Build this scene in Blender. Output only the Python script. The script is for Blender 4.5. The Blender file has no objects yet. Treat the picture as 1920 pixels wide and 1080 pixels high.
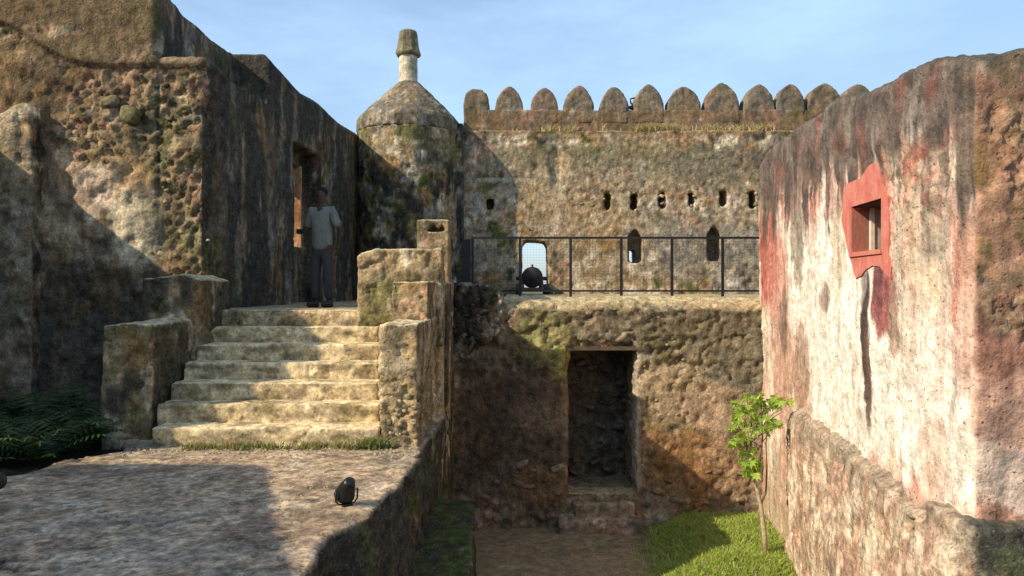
import bpy, bmesh, math, random
import numpy as np
from mathutils import Vector, Matrix

random.seed(7)
R = math.radians
scene = bpy.context.scene
COL = scene.collection

# ------------------------------------------------------------------ camera
F = 1400.0          # focal length in pixels of a 1920 wide picture
cam_d = bpy.data.cameras.new("camera")
cam = bpy.data.objects.new("camera", cam_d)
COL.objects.link(cam)
cam_d.sensor_width = 36.0
cam_d.lens = F / 1920 * 36
cam_d.clip_start = 0.05
cam_d.clip_end = 3000
cam.location = (0, 0, 0)
cam.rotation_euler = (R(90), 0, 0)
scene.camera = cam

# ------------------------------------------------------------------ light
SUN_V = Vector((1.0, 0.52, -0.76)).normalized()
world = bpy.data.worlds.new("World")
scene.world = world
world.use_nodes = True
wn, wl = world.node_tree.nodes, world.node_tree.links
bg = wn["Background"]
sky = wn.new("ShaderNodeTexSky")
sky.sky_type = 'NISHITA'
sky.sun_disc = False
sky.sun_elevation = R(34.0)
sky.sun_rotation = math.atan2(-1.0, -0.52)
sky.air_density = 1.0
sky.dust_density = 1.2
sky.ozone_density = 1.0
# thin high cloud over the blue
tc = wn.new("ShaderNodeTexCoord")
mp = wn.new("ShaderNodeMapping"); mp.inputs["Scale"].default_value = (1.2, 1.0, 4.0)
mp.inputs["Rotation"].default_value = (0.0, R(12), R(10))
nz = wn.new("ShaderNodeTexNoise"); nz.inputs["Scale"].default_value = 2.2
nz.inputs["Detail"].default_value = 9; nz.inputs["Roughness"].default_value = 0.55
mr = wn.new("ShaderNodeMapRange")
mr.inputs["From Min"].default_value = 0.42; mr.inputs["From Max"].default_value = 0.75
mr.inputs["To Min"].default_value = 0.26; mr.inputs["To Max"].default_value = 0.62
mixc = wn.new("ShaderNodeMixRGB"); mixc.inputs["Color2"].default_value = (5.0, 7.4, 10.6, 1)
wl.new(tc.outputs["Generated"], mp.inputs["Vector"]); wl.new(mp.outputs[0], nz.inputs["Vector"])
wl.new(nz.outputs["Fac"], mr.inputs["Value"]); wl.new(mr.outputs[0], mixc.inputs["Fac"])
wl.new(sky.outputs[0], mixc.inputs["Color1"]); wl.new(mixc.outputs[0], bg.inputs["Color"])
bg.inputs["Strength"].default_value = 0.125

sun_d = bpy.data.lights.new("sun", 'SUN')
sun_d.energy = 5.0
sun_d.angle = R(0.5)
sun_d.color = (1.0, 0.86, 0.64)
sun = bpy.data.objects.new("sun", sun_d)
COL.objects.link(sun)
sun.rotation_euler = SUN_V.to_track_quat('-Z', 'Y').to_euler()

scene.view_settings.view_transform = 'Standard'
scene.view_settings.look = 'None'
scene.view_settings.gamma = 1.0
scene.view_settings.use_curve_mapping = False
scene.view_settings.exposure = 0.35

# ------------------------------------------------------------------ measuring
def at(px, row, y):
    """world point that the photograph shows at (px,row) at depth y"""
    return Vector(((px - 960) / F * y, y, (540 - row) / F * y))
def X_(px, y): return (px - 960) / F * y
def Z_(row, y): return (540 - row) / F * y
RW_A, RW_K = 2.681, 0.0926              # painted wall plane: x = RW_A + RW_K*y
def onR(px, row):
    k = (px - 960) / F
    y = RW_A / (k - RW_K)
    return y, (540 - row) / F * y       # along the wall, height

# ------------------------------------------------------------------ noise
_rs = np.random.RandomState(11)
_T = _rs.randint(0, 1 << 30, 4096).astype(np.int64)
_G = _rs.normal(size=(4096, 3)); _G /= np.linalg.norm(_G, axis=1)[:, None]
def _h(ix, iy, iz):
    h = (ix * 73856093) ^ (iy * 19349663) ^ (iz * 83492791)
    return _T[(h ^ (h >> 13)) & 4095] & 4095
_G = _G.astype(np.float32)
def perlin(P):
    fl = np.floor(P); I = fl.astype(np.int64); f = (P - fl).astype(np.float32)
    u = f * f * f * (f * (f * 6 - 15) + 10)
    hx = (I[:, 0] * 73856093, (I[:, 0] + 1) * 73856093)
    hy = (I[:, 1] * 19349663, (I[:, 1] + 1) * 19349663)
    hz = (I[:, 2] * 83492791, (I[:, 2] + 1) * 83492791)
    fx, fy, fz = f.T; ux, uy, uz = u.T
    def corner(a, b, c):
        h = hx[a] ^ hy[b] ^ hz[c]
        g = _G[(h ^ (h >> 13)) & 4095]
        return g[:, 0] * (fx - a) + g[:, 1] * (fy - b) + g[:, 2] * (fz - c)
    def lx(b, c):
        p = corner(0, b, c); return p + (corner(1, b, c) - p) * ux
    def ly(c):
        p = lx(0, c); return p + (lx(1, c) - p) * uy
    p = ly(0); return (p + (ly(1) - p) * uz).astype(np.float64) * 1.6
def fbm(P, sc=1.0, octv=4, off=0.0, rough=0.5):
    sc = np.array(sc, float) if hasattr(sc, '__len__') else float(sc)
    Q = P * sc + off
    a, s, t = 1.0, 0, 0
    for i in range(octv):
        s = s + a * perlin(Q); t += a; a *= rough; Q = Q * 2.03 + 17.3
    return s / t
def worley(P, sc):
    Q = P * sc; I = np.floor(Q).astype(np.int64)
    d1 = np.full(len(Q), 9.0); d2 = np.full(len(Q), 9.0); idv = np.zeros(len(Q))
    for a in (-1, 0, 1):
        for b in (-1, 0, 1):
            for c in (-1, 0, 1):
                J = I + np.array([a, b, c])
                h = _h(J[:, 0], J[:, 1], J[:, 2])
                pt = J + np.stack([(_T[h] & 1023) / 1023., ((_T[h] >> 10) & 1023) / 1023., ((_T[h] >> 20) & 1023) / 1023.], 1)
                d = np.linalg.norm(Q - pt, axis=1)
                closer = d < d1
                d2 = np.where(closer, d1, np.minimum(d2, d))
                idv = np.where(closer, h / 4095., idv)
                d1 = np.where(closer, d, d1)
    return d1, d2, idv
def rag(P, sc):
    """irregular broken stonework: returns raised height 0..1, joint distance, stone id"""
    w = .55 / sc
    W = P + w * np.stack([fbm(P, sc * .8, 3, 1.), fbm(P, sc * .8, 3, 2.), fbm(P, sc * .8, 3, 3.)], 1)
    d1, d2, idv = worley(W, sc)
    return d1, d2, idv
def ss(a, b, x):
    t = np.clip((x - a) / (b - a), 0, 1); return t * t * (3 - 2 * t)
def mix(c, col, m):
    return c + (np.array(col)[None, :] - c) * m[:, None]

# palette, linear albedo
TAN = (0.30, 0.215, 0.12); OCHRE = (0.25, 0.145, 0.055); GREY = (0.19, 0.17, 0.135)
DARK = (0.040, 0.035, 0.028); MOSS = (0.075, 0.085, 0.018); PINK = (0.36, 0.20, 0.135)
PALE = (0.50, 0.42, 0.30); RED = (0.42, 0.06, 0.045); WHITE = (0.78, 0.70, 0.58)
BROWN = (0.15, 0.085, 0.04); SAND = (0.46, 0.36, 0.20); RUST = (0.27, 0.11, 0.04)

def oldwall(P, tan=.5, ochre=.3, dark=.3, moss=.2, pink=.2, pale=.15, seed=0.0, streak=.45):
    n = len(P)
    c = np.tile(np.array(GREY), (n, 1))
    def lay(col, amt, sc, off, oct_=5, w=.12):
        nonlocal c
        f = fbm(P, sc, oct_, off + seed, .58)
        th = .34 - amt * .75
        c = mix(c, col, ss(th - w, th + w, f))
    lay(TAN, tan, (1.3, 1.3, 1.1), 3.1)
    lay(OCHRE, ochre, (1.1, 1.1, .8), 21.7)
    lay(PINK, pink, (1.9, 1.9, 1.7), 41.2, w=.1)
    lay(PALE, pale, (2.4, 2.4, 1.9), 61.9, w=.08)
    lay(MOSS, moss, (1.5, 1.5, 1.2), 83.3)
    lay(DARK, dark, (2.6, 2.6, 2.6 * (1 - streak)), 103.9, w=.14)
    # blotches a few centimetres across
    f = fbm(P, 9.0, 4, 7.7 + seed, .65)
    c = c * np.clip(1 + 1.1 * f, .35, 1.8)[:, None]
    return c

def blobs(c, s, z, P, lst, edge=.45, sc=(3.2, 3.2, 2.0)):
    nf = fbm(P, sc, 5, 5.5, .6)
    for (s0, z0, rs, rz, col, k) in lst:
        d = np.sqrt(((s - s0) / rs) ** 2 + ((z - z0) / rz) ** 2) + nf * edge * 2.2
        c = mix(c, col, ss(1.15, .75, d) * k)
    return c

# ------------------------------------------------------------------ materials
def new_mat(name):
    m = bpy.data.materials.new(name); m.use_nodes = True
    nt = m.node_tree
    return m, nt.nodes, nt.links, nt.nodes["Principled BSDF"]

def masonry(name, bump=.5, dist=.03, streak=.35, fine=1.0, rough=.92, speck=.35, cells=0.0):
    """weathered plaster and coral rag; albedo comes from the worn-paint attribute,
    the nodes add grain, pits, flecks and relief"""
    m, N, L, b = new_mat(name)
    b.inputs["Roughness"].default_value = rough
    b.inputs["Specular IOR Level"].default_value = .15
    geo = N.new("ShaderNodeNewGeometry")
    att = N.new("ShaderNodeAttribute"); att.attribute_name = "paint"
    def noise(scale, detail, r, zsq=1.0):
        mpn = N.new("ShaderNodeMapping"); mpn.inputs["Scale"].default_value = (1, 1, zsq)
        L.new(geo.outputs["Position"], mpn.inputs["Vector"])
        t = N.new("ShaderNodeTexNoise"); t.inputs["Scale"].default_value = scale
        t.inputs["Detail"].default_value = detail; t.inputs["Roughness"].default_value = r
        L.new(mpn.outputs[0], t.inputs["Vector"]); return t
    def mrange(sock, a, b_, c, d):
        q = N.new("ShaderNodeMapRange"); L.new(sock, q.inputs["Value"])
        for k, v in zip(("From Min", "From Max", "To Min", "To Max"), (a, b_, c, d)):
            q.inputs[k].default_value = v
        return q.outputs[0]
    def math_(op, x, y):
        q = N.new("ShaderNodeMath"); q.operation = op
        for i, v in enumerate((x, y)):
            if isinstance(v, (int, float)): q.inputs[i].default_value = v
            else: L.new(v, q.inputs[i])
        return q.outputs[0]
    n1 = noise(7, 10, .68); n2 = noise(38, 5, .7); n3 = noise(14, 8, .65, streak)
    vor = N.new("ShaderNodeTexVoronoi"); vor.inputs["Scale"].default_value = 26
    L.new(geo.outputs["Position"], vor.inputs["Vector"])
    f1 = mrange(n1.outputs["Fac"], .32, .68, 1 - .45 * fine, 1 + .45 * fine)
    f2 = mrange(n2.outputs["Fac"], .3, .7, 1 - .35 * fine, 1 + .35 * fine)
    f3 = mrange(n3.outputs["Fac"], .35, .65, 1 - .25 * fine, 1 + .25 * fine)
    mult = math_('MULTIPLY', math_('MULTIPLY', f1, f2), f3)
    # dark pits
    pit_n = noise(16, 4, .6)
    pit = math_('MULTIPLY', mrange(vor.outputs["Distance"], .08, .34, 1, 0), mrange(pit_n.outputs["Fac"], .5, .6, 0, 1))
    mult = math_('MULTIPLY', mult, math_('SUBTRACT', 1.0, math_('MULTIPLY', pit, .6)))
    vm = N.new("ShaderNodeVectorMath"); vm.operation = 'SCALE'
    L.new(att.outputs["Color"], vm.inputs[0]); L.new(mult, vm.inputs["Scale"])
    # broken aggregate showing in the face
    if cells:
        ws = N.new("ShaderNodeVectorMath"); ws.operation = 'MULTIPLY_ADD'
        L.new(noise(11, 3, .6).outputs["Color"], ws.inputs[0]); ws.inputs[1].default_value = (.09, .09, .09); L.new(geo.outputs["Position"], ws.inputs[2])
        v2 = N.new("ShaderNodeTexVoronoi"); v2.inputs["Scale"].default_value = 17; v2.inputs["Randomness"].default_value = 1
        L.new(ws.outputs[0], v2.inputs["Vector"])
        sepc = N.new("ShaderNodeSeparateColor"); L.new(v2.outputs["Color"], sepc.inputs[0])
        cm = mrange(sepc.outputs[0], 0, 1, 1 - .42 * cells, 1 + .48 * cells)
        edge_ = mrange(v2.outputs["Distance"], .35, .75, 1, 1 - .55 * cells)
        mult = math_('MULTIPLY', mult, math_('MULTIPLY', cm, edge_))
    # pale coral flecks
    fl = noise(55, 3, .6)
    flm = math_('MULTIPLY', mrange(fl.outputs["Fac"], .60, .68, 0, 1), speck)
    mx = N.new("ShaderNodeMixRGB"); mx.inputs["Color2"].default_value = (.42, .34, .24, 1)
    L.new(flm, mx.inputs["Fac"]); L.new(vm.outputs[0], mx.inputs["Color1"])
    L.new(mx.outputs[0], b.inputs["Base Color"])
    hgt = math_('ADD', math_('MULTIPLY', n1.outputs["Fac"], 1.6), math_('MULTIPLY', n2.outputs["Fac"], .45))
    hgt = math_('SUBTRACT', hgt, math_('MULTIPLY', pit, .5))
    if cells: hgt = math_('SUBTRACT', hgt, math_('MULTIPLY', v2.outputs["Distance"], .55 * cells))
    bp = N.new("ShaderNodeBump"); bp.inputs["Strength"].default_value = bump
    bp.inputs["Distance"].default_value = dist
    L.new(hgt, bp.inputs["Height"]); L.new(bp.outputs[0], b.inputs["Normal"])
    return m

def simple(name, col, rough=.7, metal=0.0, var=.25, scale=20, bump=.0, spec=.3):
    m, N, L, b = new_mat(name)
    tcn = N.new("ShaderNodeTexCoord"); t = N.new("ShaderNodeTexNoise")
    t.inputs["Scale"].default_value = scale; t.inputs["Detail"].default_value = 6
    L.new(tcn.outputs["Object"], t.inputs["Vector"])
    oi = N.new("ShaderNodeObjectInfo")
    q = N.new("ShaderNodeMapRange"); q.inputs["From Min"].default_value = .3; q.inputs["From Max"].default_value = .7
    q.inputs["To Min"].default_value = 1 - var; q.inputs["To Max"].default_value = 1 + var
    L.new(t.outputs["Fac"], q.inputs["Value"])
    vm = N.new("ShaderNodeVectorMath"); vm.operation = 'SCALE'; vm.inputs[0].default_value = col
    L.new(q.outputs[0], vm.inputs["Scale"]); L.new(vm.outputs[0], b.inputs["Base Color"])
    b.inputs["Roughness"].default_value = rough; b.inputs["Metallic"].default_value = metal
    b.inputs["Specular IOR Level"].default_value = spec
    if bump:
        bp = N.new("ShaderNodeBump"); bp.inputs["Strength"].default_value = bump; bp.inputs["Distance"].default_value = .02
        L.new(t.outputs["Fac"], bp.inputs["Height"]); L.new(bp.outputs[0], b.inputs["Normal"])
    return m

M = {
 'rough': masonry("weathered coral plaster", .7, .032, .35, 1.2, cells=.75),
 'smooth': masonry("old lime render", .6, .03, .25, 1.0, cells=.4),
 'paintwall': masonry("flaking painted plaster", .75, .03, .12, .85, .9, .2, .35),
 'floor': masonry("worn lime floor", .6, .02, 1.0, 1.2, cells=.3),
 'step': masonry("worn step stone", .5, .018, 1.0, .9, cells=.2),
 'ground': masonry("trodden earth", .5, .03, 1.0, .7),
 'iron': simple("black painted iron", (.018, .018, .02), .55, .3, .3, 30),
 'oldiron': simple("old cannon iron", (.03, .026, .024), .6, .4, .4, 12, .3),
 'wood': simple("weathered timber", (.10, .07, .045), .85, 0, .4, 15, .3),
 'lamp': simple("black lamp housing", (.015, .016, .016), .35, .2, .2, 20),
 'glass': simple("lamp glass", (.25, .28, .27), .12, 0, .1, 8, 0, .8),
 'greenmetal': simple("dark green metal", (.02, .07, .06), .5, .2, .2, 20),
 'oldred': simple('dirty red wash', (.34, .12, .09), .85, 0, .4, 14, .3),
 'lintel_shade': simple('dark lintel shade', (.035, .025, .02), .85, 0, .4, 14, .3),  # near-black for the shade under the window head
 'redpaint': simple("fresh red paint", (.62, .13, .10), .8, 0, .14, 9, .25),
 'whitepaint': simple("chalky white paint", (.55, .49, .41), .8, 0, .2, 14, .2),
 'greyboard': simple("pale grey shutter board", (.30, .27, .23), .85, 0, .3, 12, .2),
 'bark': simple("pale smooth bark", (.42, .34, .23), .8, 0, .3, 25, .3),
 'darkbark': simple("thin dark stem bark", (.16, .11, .06), .85, 0, .3, 25, .3),
 'skin': simple("dark brown skin", (.05, .028, .018), .55, 0, .1, 20),
 'hair': simple("short black hair", (.008, .007, .007), .9, 0, .3, 90, .4),
 'shirt': simple("pale grey green cotton shirt", (.27, .29, .25), .9, 0, .08, 8, .2),
 'trousers': simple("dark grey trousers", (.042, .043, .044), .9, 0, .2, 12, .2),
 'shoe': simple("dark leather shoe", (.02, .018, .016), .5, 0, .2, 20),
 'eye': simple("eye", (.10, .08, .07), .4, 0, .05, 20),
}
def leafmat(name, c1, c2, trans=.35):
    m, N, L, b = new_mat(name)
    oi = N.new("ShaderNodeNewGeometry"); oi2 = N.new("ShaderNodeObjectInfo")
    ad = N.new("ShaderNodeMath"); ad.operation = 'ADD'
    L.new(oi.outputs["Random Per Island"], ad.inputs[0]); L.new(oi2.outputs["Random"], ad.inputs[1])
    fr = N.new("ShaderNodeMath"); fr.operation = 'FRACT'; L.new(ad.outputs[0], fr.inputs[0])
    mx = N.new("ShaderNodeMixRGB"); mx.inputs["Color1"].default_value = (*c1, 1); mx.inputs["Color2"].default_value = (*c2, 1)
    L.new(fr.outputs[0], mx.inputs["Fac"]); L.new(mx.outputs[0], b.inputs["Base Color"])
    b.inputs["Roughness"].default_value = .55
    tr = N.new("ShaderNodeBsdfTranslucent"); L.new(mx.outputs[0], tr.inputs["Color"])
    ms = N.new("ShaderNodeMixShader"); ms.inputs[0].default_value = trans
    out = N["Material Output"]
    L.new(b.outputs[0], ms.inputs[1]); L.new(tr.outputs[0], ms.inputs[2]); L.new(ms.outputs[0], out.inputs[0])
    return m
M['leaf'] = leafmat("bright young leaf", (.22, .38, .04), (.52, .64, .12), .42)
M['fern'] = leafmat("fern frond", (.02, .045, .012), (.05, .09, .02), .2)
M['grass'] = leafmat("short lawn grass", (.20, .32, .035), (.46, .56, .09), .35)
M['drygrass'] = leafmat("dry straw grass", (.52, .41, .20), (.36, .31, .13), .3)
M['weed'] = leafmat("low green weed", (.12, .17, .03), (.25, .24, .08), .3)

def washmat(name, c1, c2, c3):
    m, N, L, b = new_mat(name)
    g_ = N.new("ShaderNodeNewGeometry")
    mp_ = N.new("ShaderNodeMapping"); mp_.inputs["Scale"].default_value = (1, 1, .5); L.new(g_.outputs["Position"], mp_.inputs["Vector"])
    a = N.new("ShaderNodeTexNoise"); a.inputs["Scale"].default_value = 9; a.inputs["Detail"].default_value = 9; a.inputs["Roughness"].default_value = .68
    c = N.new("ShaderNodeTexNoise"); c.inputs["Scale"].default_value = 30; c.inputs["Detail"].default_value = 7; c.inputs["Roughness"].default_value = .7
    for t in (a, c): L.new(mp_.outputs[0], t.inputs["Vector"])
    r1 = N.new("ShaderNodeMapRange"); r1.inputs["From Min"].default_value = .38; r1.inputs["From Max"].default_value = .62; L.new(a.outputs["Fac"], r1.inputs["Value"])
    r2 = N.new("ShaderNodeMapRange"); r2.inputs["From Min"].default_value = .57; r2.inputs["From Max"].default_value = .66; r2.inputs["To Max"].default_value = .7; L.new(c.outputs["Fac"], r2.inputs["Value"])
    m1 = N.new("ShaderNodeMixRGB"); m1.inputs["Color1"].default_value = (*c1, 1); m1.inputs["Color2"].default_value = (*c2, 1); L.new(r1.outputs[0], m1.inputs["Fac"])
    m2 = N.new("ShaderNodeMixRGB"); m2.inputs["Color2"].default_value = (*c3, 1); L.new(m1.outputs[0], m2.inputs["Color1"]); L.new(r2.outputs[0], m2.inputs["Fac"])
    L.new(m2.outputs[0], b.inputs["Base Color"]); b.inputs["Roughness"].default_value = .95; b.inputs["Specular IOR Level"].default_value = .1
    bp = N.new("ShaderNodeBump"); bp.inputs["Strength"].default_value = .7; bp.inputs["Distance"].default_value = .015
    L.new(c.outputs["Fac"], bp.inputs["Height"]); L.new(bp.outputs[0], b.inputs["Normal"])
    return m
M['redpaint'] = washmat("faded coral red wash", (.46, .13, .10), (.56, .21, .165), (.52, .36, .28))
M['oldred'] = washmat("dirty red wash", (.34, .12, .09), (.22, .11, .08), (.40, .32, .24))
M['shirt'] = washmat("creased pale cotton", (.14, .15, .13), (.20, .21, .18), (.11, .12, .10))

# ------------------------------------------------------------------ object helpers
def link(o, parent=None):
    COL.objects.link(o)
    if parent is not None:
        o.parent = parent
        pw = Vector(parent.get('_w', (0, 0, 0)))
        o['_w'] = tuple(o.location)
        o.location = Vector(o['_w']) - pw
    else:
        o['_w'] = tuple(o.location)
    return o
def tag(o, label=None, cat=None, group=None, kind=None):
    if label: o['label'] = label
    if cat: o['category'] = cat
    if group: o['group'] = group
    if kind: o['kind'] = kind
    return o
def empty(name, loc):
    o = bpy.data.objects.new(name, None); o.location = loc; o.empty_display_size = .2
    return link(o)
def mesh_obj(name, verts, faces, mat, parent=None, smooth=False, origin=None):
    V = np.array(verts, float)
    if origin is None:
        origin = ((V[:, 0].min() + V[:, 0].max()) / 2, (V[:, 1].min() + V[:, 1].max()) / 2, V[:, 2].min())
    me = bpy.data.meshes.new(name)
    me.from_pydata([tuple(v) for v in (V - np.array(origin))], [], faces)
    me.materials.append(M[mat] if isinstance(mat, str) else mat)
    if smooth: me.polygons.foreach_set('use_smooth', [True] * len(me.polygons))
    me.update()
    o = bpy.data.objects.new(name, me); o.location = origin
    return link(o, parent)

class Geo:
    """collects closed convex bits"""
    def __init__(s): s.v = []; s.f = []
    def hexa(s, p):           # 8 points: 4 bottom ccw, 4 top ccw
        b = len(s.v); s.v += [tuple(q) for q in p]
        s.f += [tuple(b + i for i in q) for q in ((3, 2, 1, 0), (4, 5, 6, 7), (0, 1, 5, 4), (1, 2, 6, 5), (2, 3, 7, 6), (3, 0, 4, 7))]
        return s
    def box(s, x0, x1, y0, y1, z0, z1):
        return s.hexa([(x0, y0, z0), (x1, y0, z0), (x1, y1, z0), (x0, y1, z0), (x0, y0, z1), (x1, y0, z1), (x1, y1, z1), (x0, y1, z1)])
    def prism(s, poly, z0, z1):     # ccw plan polygon
        b = len(s.v); n = len(poly)
        s.v += [(x, y, z0) for x, y in poly] + [(x, y, z1) for x, y in poly]
        s.f.append(tuple(b + i for i in range(n))[::-1]); s.f.append(tuple(b + n + i for i in range(n)))
        for i in range(n):
            j = (i + 1) % n; s.f.append((b + i, b + j, b + n + j, b + n + i))
        return s
    def xz(s, poly, y0, y1):        # polygon in x,z extruded along y (ccw seen from -y)
        b = len(s.v); n = len(poly)
        s.v += [(x, y0, z) for x, z in poly] + [(x, y1, z) for x, z in poly]
        s.f.append(tuple(b + i for i in range(n))); s.f.append(tuple(b + n + i for i in range(n))[::-1])
        for i in range(n):
            j = (i + 1) % n; s.f.append((b + j, b + i, b + n + i, b + n + j))
        return s
    def loft(s, secs):              # list of equal-length closed loops
        b = len(s.v); n = len(secs[0])
        for q in secs: s.v += [tuple(p) for p in q]
        for k in range(len(secs) - 1):
            for i in range(n):
                j = (i + 1) % n
                s.f.append((b + k * n + i, b + k * n + j, b + (k + 1) * n + j, b + (k + 1) * n + i))
        s.f.append(tuple(b + i for i in range(n))[::-1])
        s.f.append(tuple(b + (len(secs) - 1) * n + i for i in range(n)))
        return s
    def tube(s, pts, rad, n=8):
        pts = [Vector(p) for p in pts]
        if not hasattr(rad, '__len__'): rad = [rad] * len(pts)
        secs = []
        for i, p in enumerate(pts):
            d = (pts[min(i + 1, len(pts) - 1)] - pts[max(i - 1, 0)]).normalized()
            u = d.orthogonal() if i == 0 else (u - d * u.dot(d))
            u = u.normalized(); w = d.cross(u)
            secs.append([p + (u * math.cos(a) + w * math.sin(a)) * rad[i] for a in [2 * math.pi * k / n for k in range(n)]])
        return s.loft(secs)
    def lathe(s, prof, c, axis='z', n=24):   # prof: (r,h)
        secs = []
        for r, h in prof:
            ring = []
            for k in range(n):
                a = 2 * math.pi * k / n
                if axis == 'z': ring.append((c[0] + r * math.cos(a), c[1] + r * math.sin(a), c[2] + h))
                elif axis == 'y': ring.append((c[0] + r * math.sin(a), c[1] + h, c[2] + r * math.cos(a)))
                else: ring.append((c[0] + h, c[1] + r * math.cos(a), c[2] + r * math.sin(a)))
            secs.append(ring)
        return s.loft(secs)
    def build(s, name, mat, parent=None, smooth=False): return mesh_obj(name, s.v, s.f, mat, parent, smooth)

def bevel_obj(o, w=.01, seg=2):
    bm = bmesh.new(); bm.from_mesh(o.data)
    bmesh.ops.recalc_face_normals(bm, faces=bm.faces)
    bmesh.ops.bevel(bm, geom=bm.edges[:], offset=w, segments=seg, profile=.6, affect='EDGES')
    bm.to_mesh(o.data); bm.free(); return o

def raw(geo):
    me = bpy.data.meshes.new("t"); me.from_pydata(geo.v, [], geo.f)
    bm = bmesh.new(); bm.from_mesh(me); bmesh.ops.recalc_face_normals(bm, faces=bm.faces); bm.to_mesh(me); bm.free()
    o = bpy.data.objects.new("t", me); COL.objects.link(o); return o

def rock(name, geo, voxel, disp, paint, mat, parent=None, cut=None):
    """solid -> voxel skin -> worn surface (real relief) + worn-paint albedo"""
    o = raw(geo); rm = [o]
    if cut is not None:
        c = raw(cut); rm.append(c)
        bo = o.modifiers.new("b", 'BOOLEAN'); bo.object = c; bo.operation = 'DIFFERENCE'; bo.solver = 'EXACT'; bo.use_self = True
    md = o.modifiers.new("r", 'REMESH'); md.mode = 'VOXEL'; md.voxel_size = voxel
    dg = bpy.context.evaluated_depsgraph_get()
    me = bpy.data.meshes.new_from_object(o.evaluated_get(dg))
    for q in rm:
        dd = q.data; bpy.data.objects.remove(q); bpy.data.meshes.remove(dd)
    n = len(me.vertices)
    P = np.empty(n * 3, np.float32); me.vertices.foreach_get('co', P); P = P.reshape(-1, 3).astype(float)
    Nn = np.empty(n * 3, np.float32); me.vertex_normals.foreach_get('vector', Nn); Nn = Nn.reshape(-1, 3).astype(float)
    d = disp(P, Nn) if disp else 0
    P2 = P + Nn * d[:, None] if disp else P
    C = np.clip(paint(P, Nn), .004, .92)
    org = np.array([(P[:, 0].min() + P[:, 0].max()) / 2, (P[:, 1].min() + P[:, 1].max()) / 2, P[:, 2].min()])
    me.vertices.foreach_set('co', (P2 - org).astype(np.float32).ravel())
    ca = me.color_attributes.new("paint", 'FLOAT_COLOR', 'POINT')
    ca.data.foreach_set('color', np.concatenate([C, np.ones((n, 1))], 1).astype(np.float32).ravel())
    me.polygons.foreach_set('use_smooth', [True] * len(me.polygons))
    me.materials.clear(); me.materials.append(M[mat]); me.update(); me.name = name
    ob = bpy.data.objects.new(name, me); ob.location = org
    return link(ob, parent)

def disp_std(big=.04, mid=.02, fine=.008, pits=.0, rub=None, rubsc=6.0, rubh=.05, seed=0.):
    def f(P, Nn):
        d = big * fbm(P, .8, 3, seed) + mid * fbm(P, 4.0, 3, seed + 9) + fine * fbm(P, 14.0, 3, seed + 3)
        if pits:
            w = fbm(P, 5.0, 3, seed + 31); d = d - pits * ss(.12, .3, w)
        if rub is not None:
            m = rub(P); k = m > .02
            if k.any():
                Q = P[k]
                d1, d2, idv = rag(Q, rubsc)
                st = ss(0, .28, d2 - d1) * (1 - .6 * d1) * (.35 + .65 * ((idv * 91.7) % 1))
                f2 = fbm(Q, rubsc * 1.7, 4, 8., .6)
                f3 = 1 - 2 * np.abs(fbm(Q, rubsc * .9, 4, 28., .6)) * 1.6
                dd = np.zeros(len(P)); dd[k] = rubh * (st - .55) * .28 + rubh * 1.2 * f2 + rubh * .5 * (f3 - .6)
                d = d * (1 - .3 * m) + m * dd
        return d
    return f
def rubble_tint(c, P, m, sc=6.0, cols=(PINK, TAN, PALE, GREY, OCHRE), amt=.7):
    k = m > .02
    if not k.any(): return c
    Q = P[k]
    d1, d2, idv = rag(Q, sc)
    cc = np.array(cols)[np.minimum((idv * len(cols)).astype(int), len(cols) - 1)]
    cc = cc * (.6 + .8 * ((idv * 37.3) % 1))[:, None]
    dust = fbm(Q, 2.6, 4, 70.)
    cc = mix(cc, cols[0], ss(-.05, .25, dust) * .6)
    kk = (m[k] * amt)[:, None]
    c = c.copy(); c[k] = c[k] * (1 - kk) + cc * kk
    return c

# ------------------------------------------------------------------ ground
GZ = -3.54
def ground():
    xs = sorted(set([-1500, -600, -200, -60, -30, 12, 25, 60, 200, 600, 1500] + [round(-3 + .08 * i, 3) for i in range(100)]))
    ys = sorted(set([-1500, -600, -200, -60, -20, 0, 14, 30, 60, 200, 600, 1500] + [round(4.5 + .08 * i, 3) for i in range(90)]))
    X, Y = np.meshgrid(xs, ys)
    P = np.stack([X.ravel(), Y.ravel(), np.zeros(X.size)], 1)
    near = ss(14, 11, np.abs(P[:, 0])) * ss(13, 12, P[:, 1]) * ss(3, 4.6, P[:, 1])
    z = GZ + .22 * near * ss(1.7, 2.7, P[:, 0]) * ss(8.2, 9.2, P[:, 1]) + near * (.05 * fbm(P, 1.2, 4) + .015 * fbm(P, 6, 3))
    P[:, 2] = z
    n = len(xs)
    faces = [(j * n + i, j * n + i + 1, (j + 1) * n + i + 1, (j + 1) * n + i) for j in range(len(ys) - 1) for i in range(n - 1)]
    c = oldwall(P * 1.0, .5, .6, .12, .1, .4, .1, 5.)
    c = mix(c, (.24, .185, .10), np.full(len(P), .85))
    g = ss(1.6, 2.1, P[:, 0] + .3 * fbm(P, 2, 3)) * near
    c = mix(c, (.10, .12, .03), g * .8)
    far = 1 - near
    c = mix(c, (.10, .11, .05), far)
    o = mesh_obj("ground", P, faces, 'ground', smooth=True, origin=(0, 0, GZ))
    ca = o.data.color_attributes.new("paint", 'FLOAT_COLOR', 'POINT')
    ca.data.foreach_set('color', np.concatenate([np.clip(c, 0, 1), np.ones((len(P), 1))], 1).astype(np.float32).ravel())
    tag(o, kind='structure')
ground()

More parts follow.
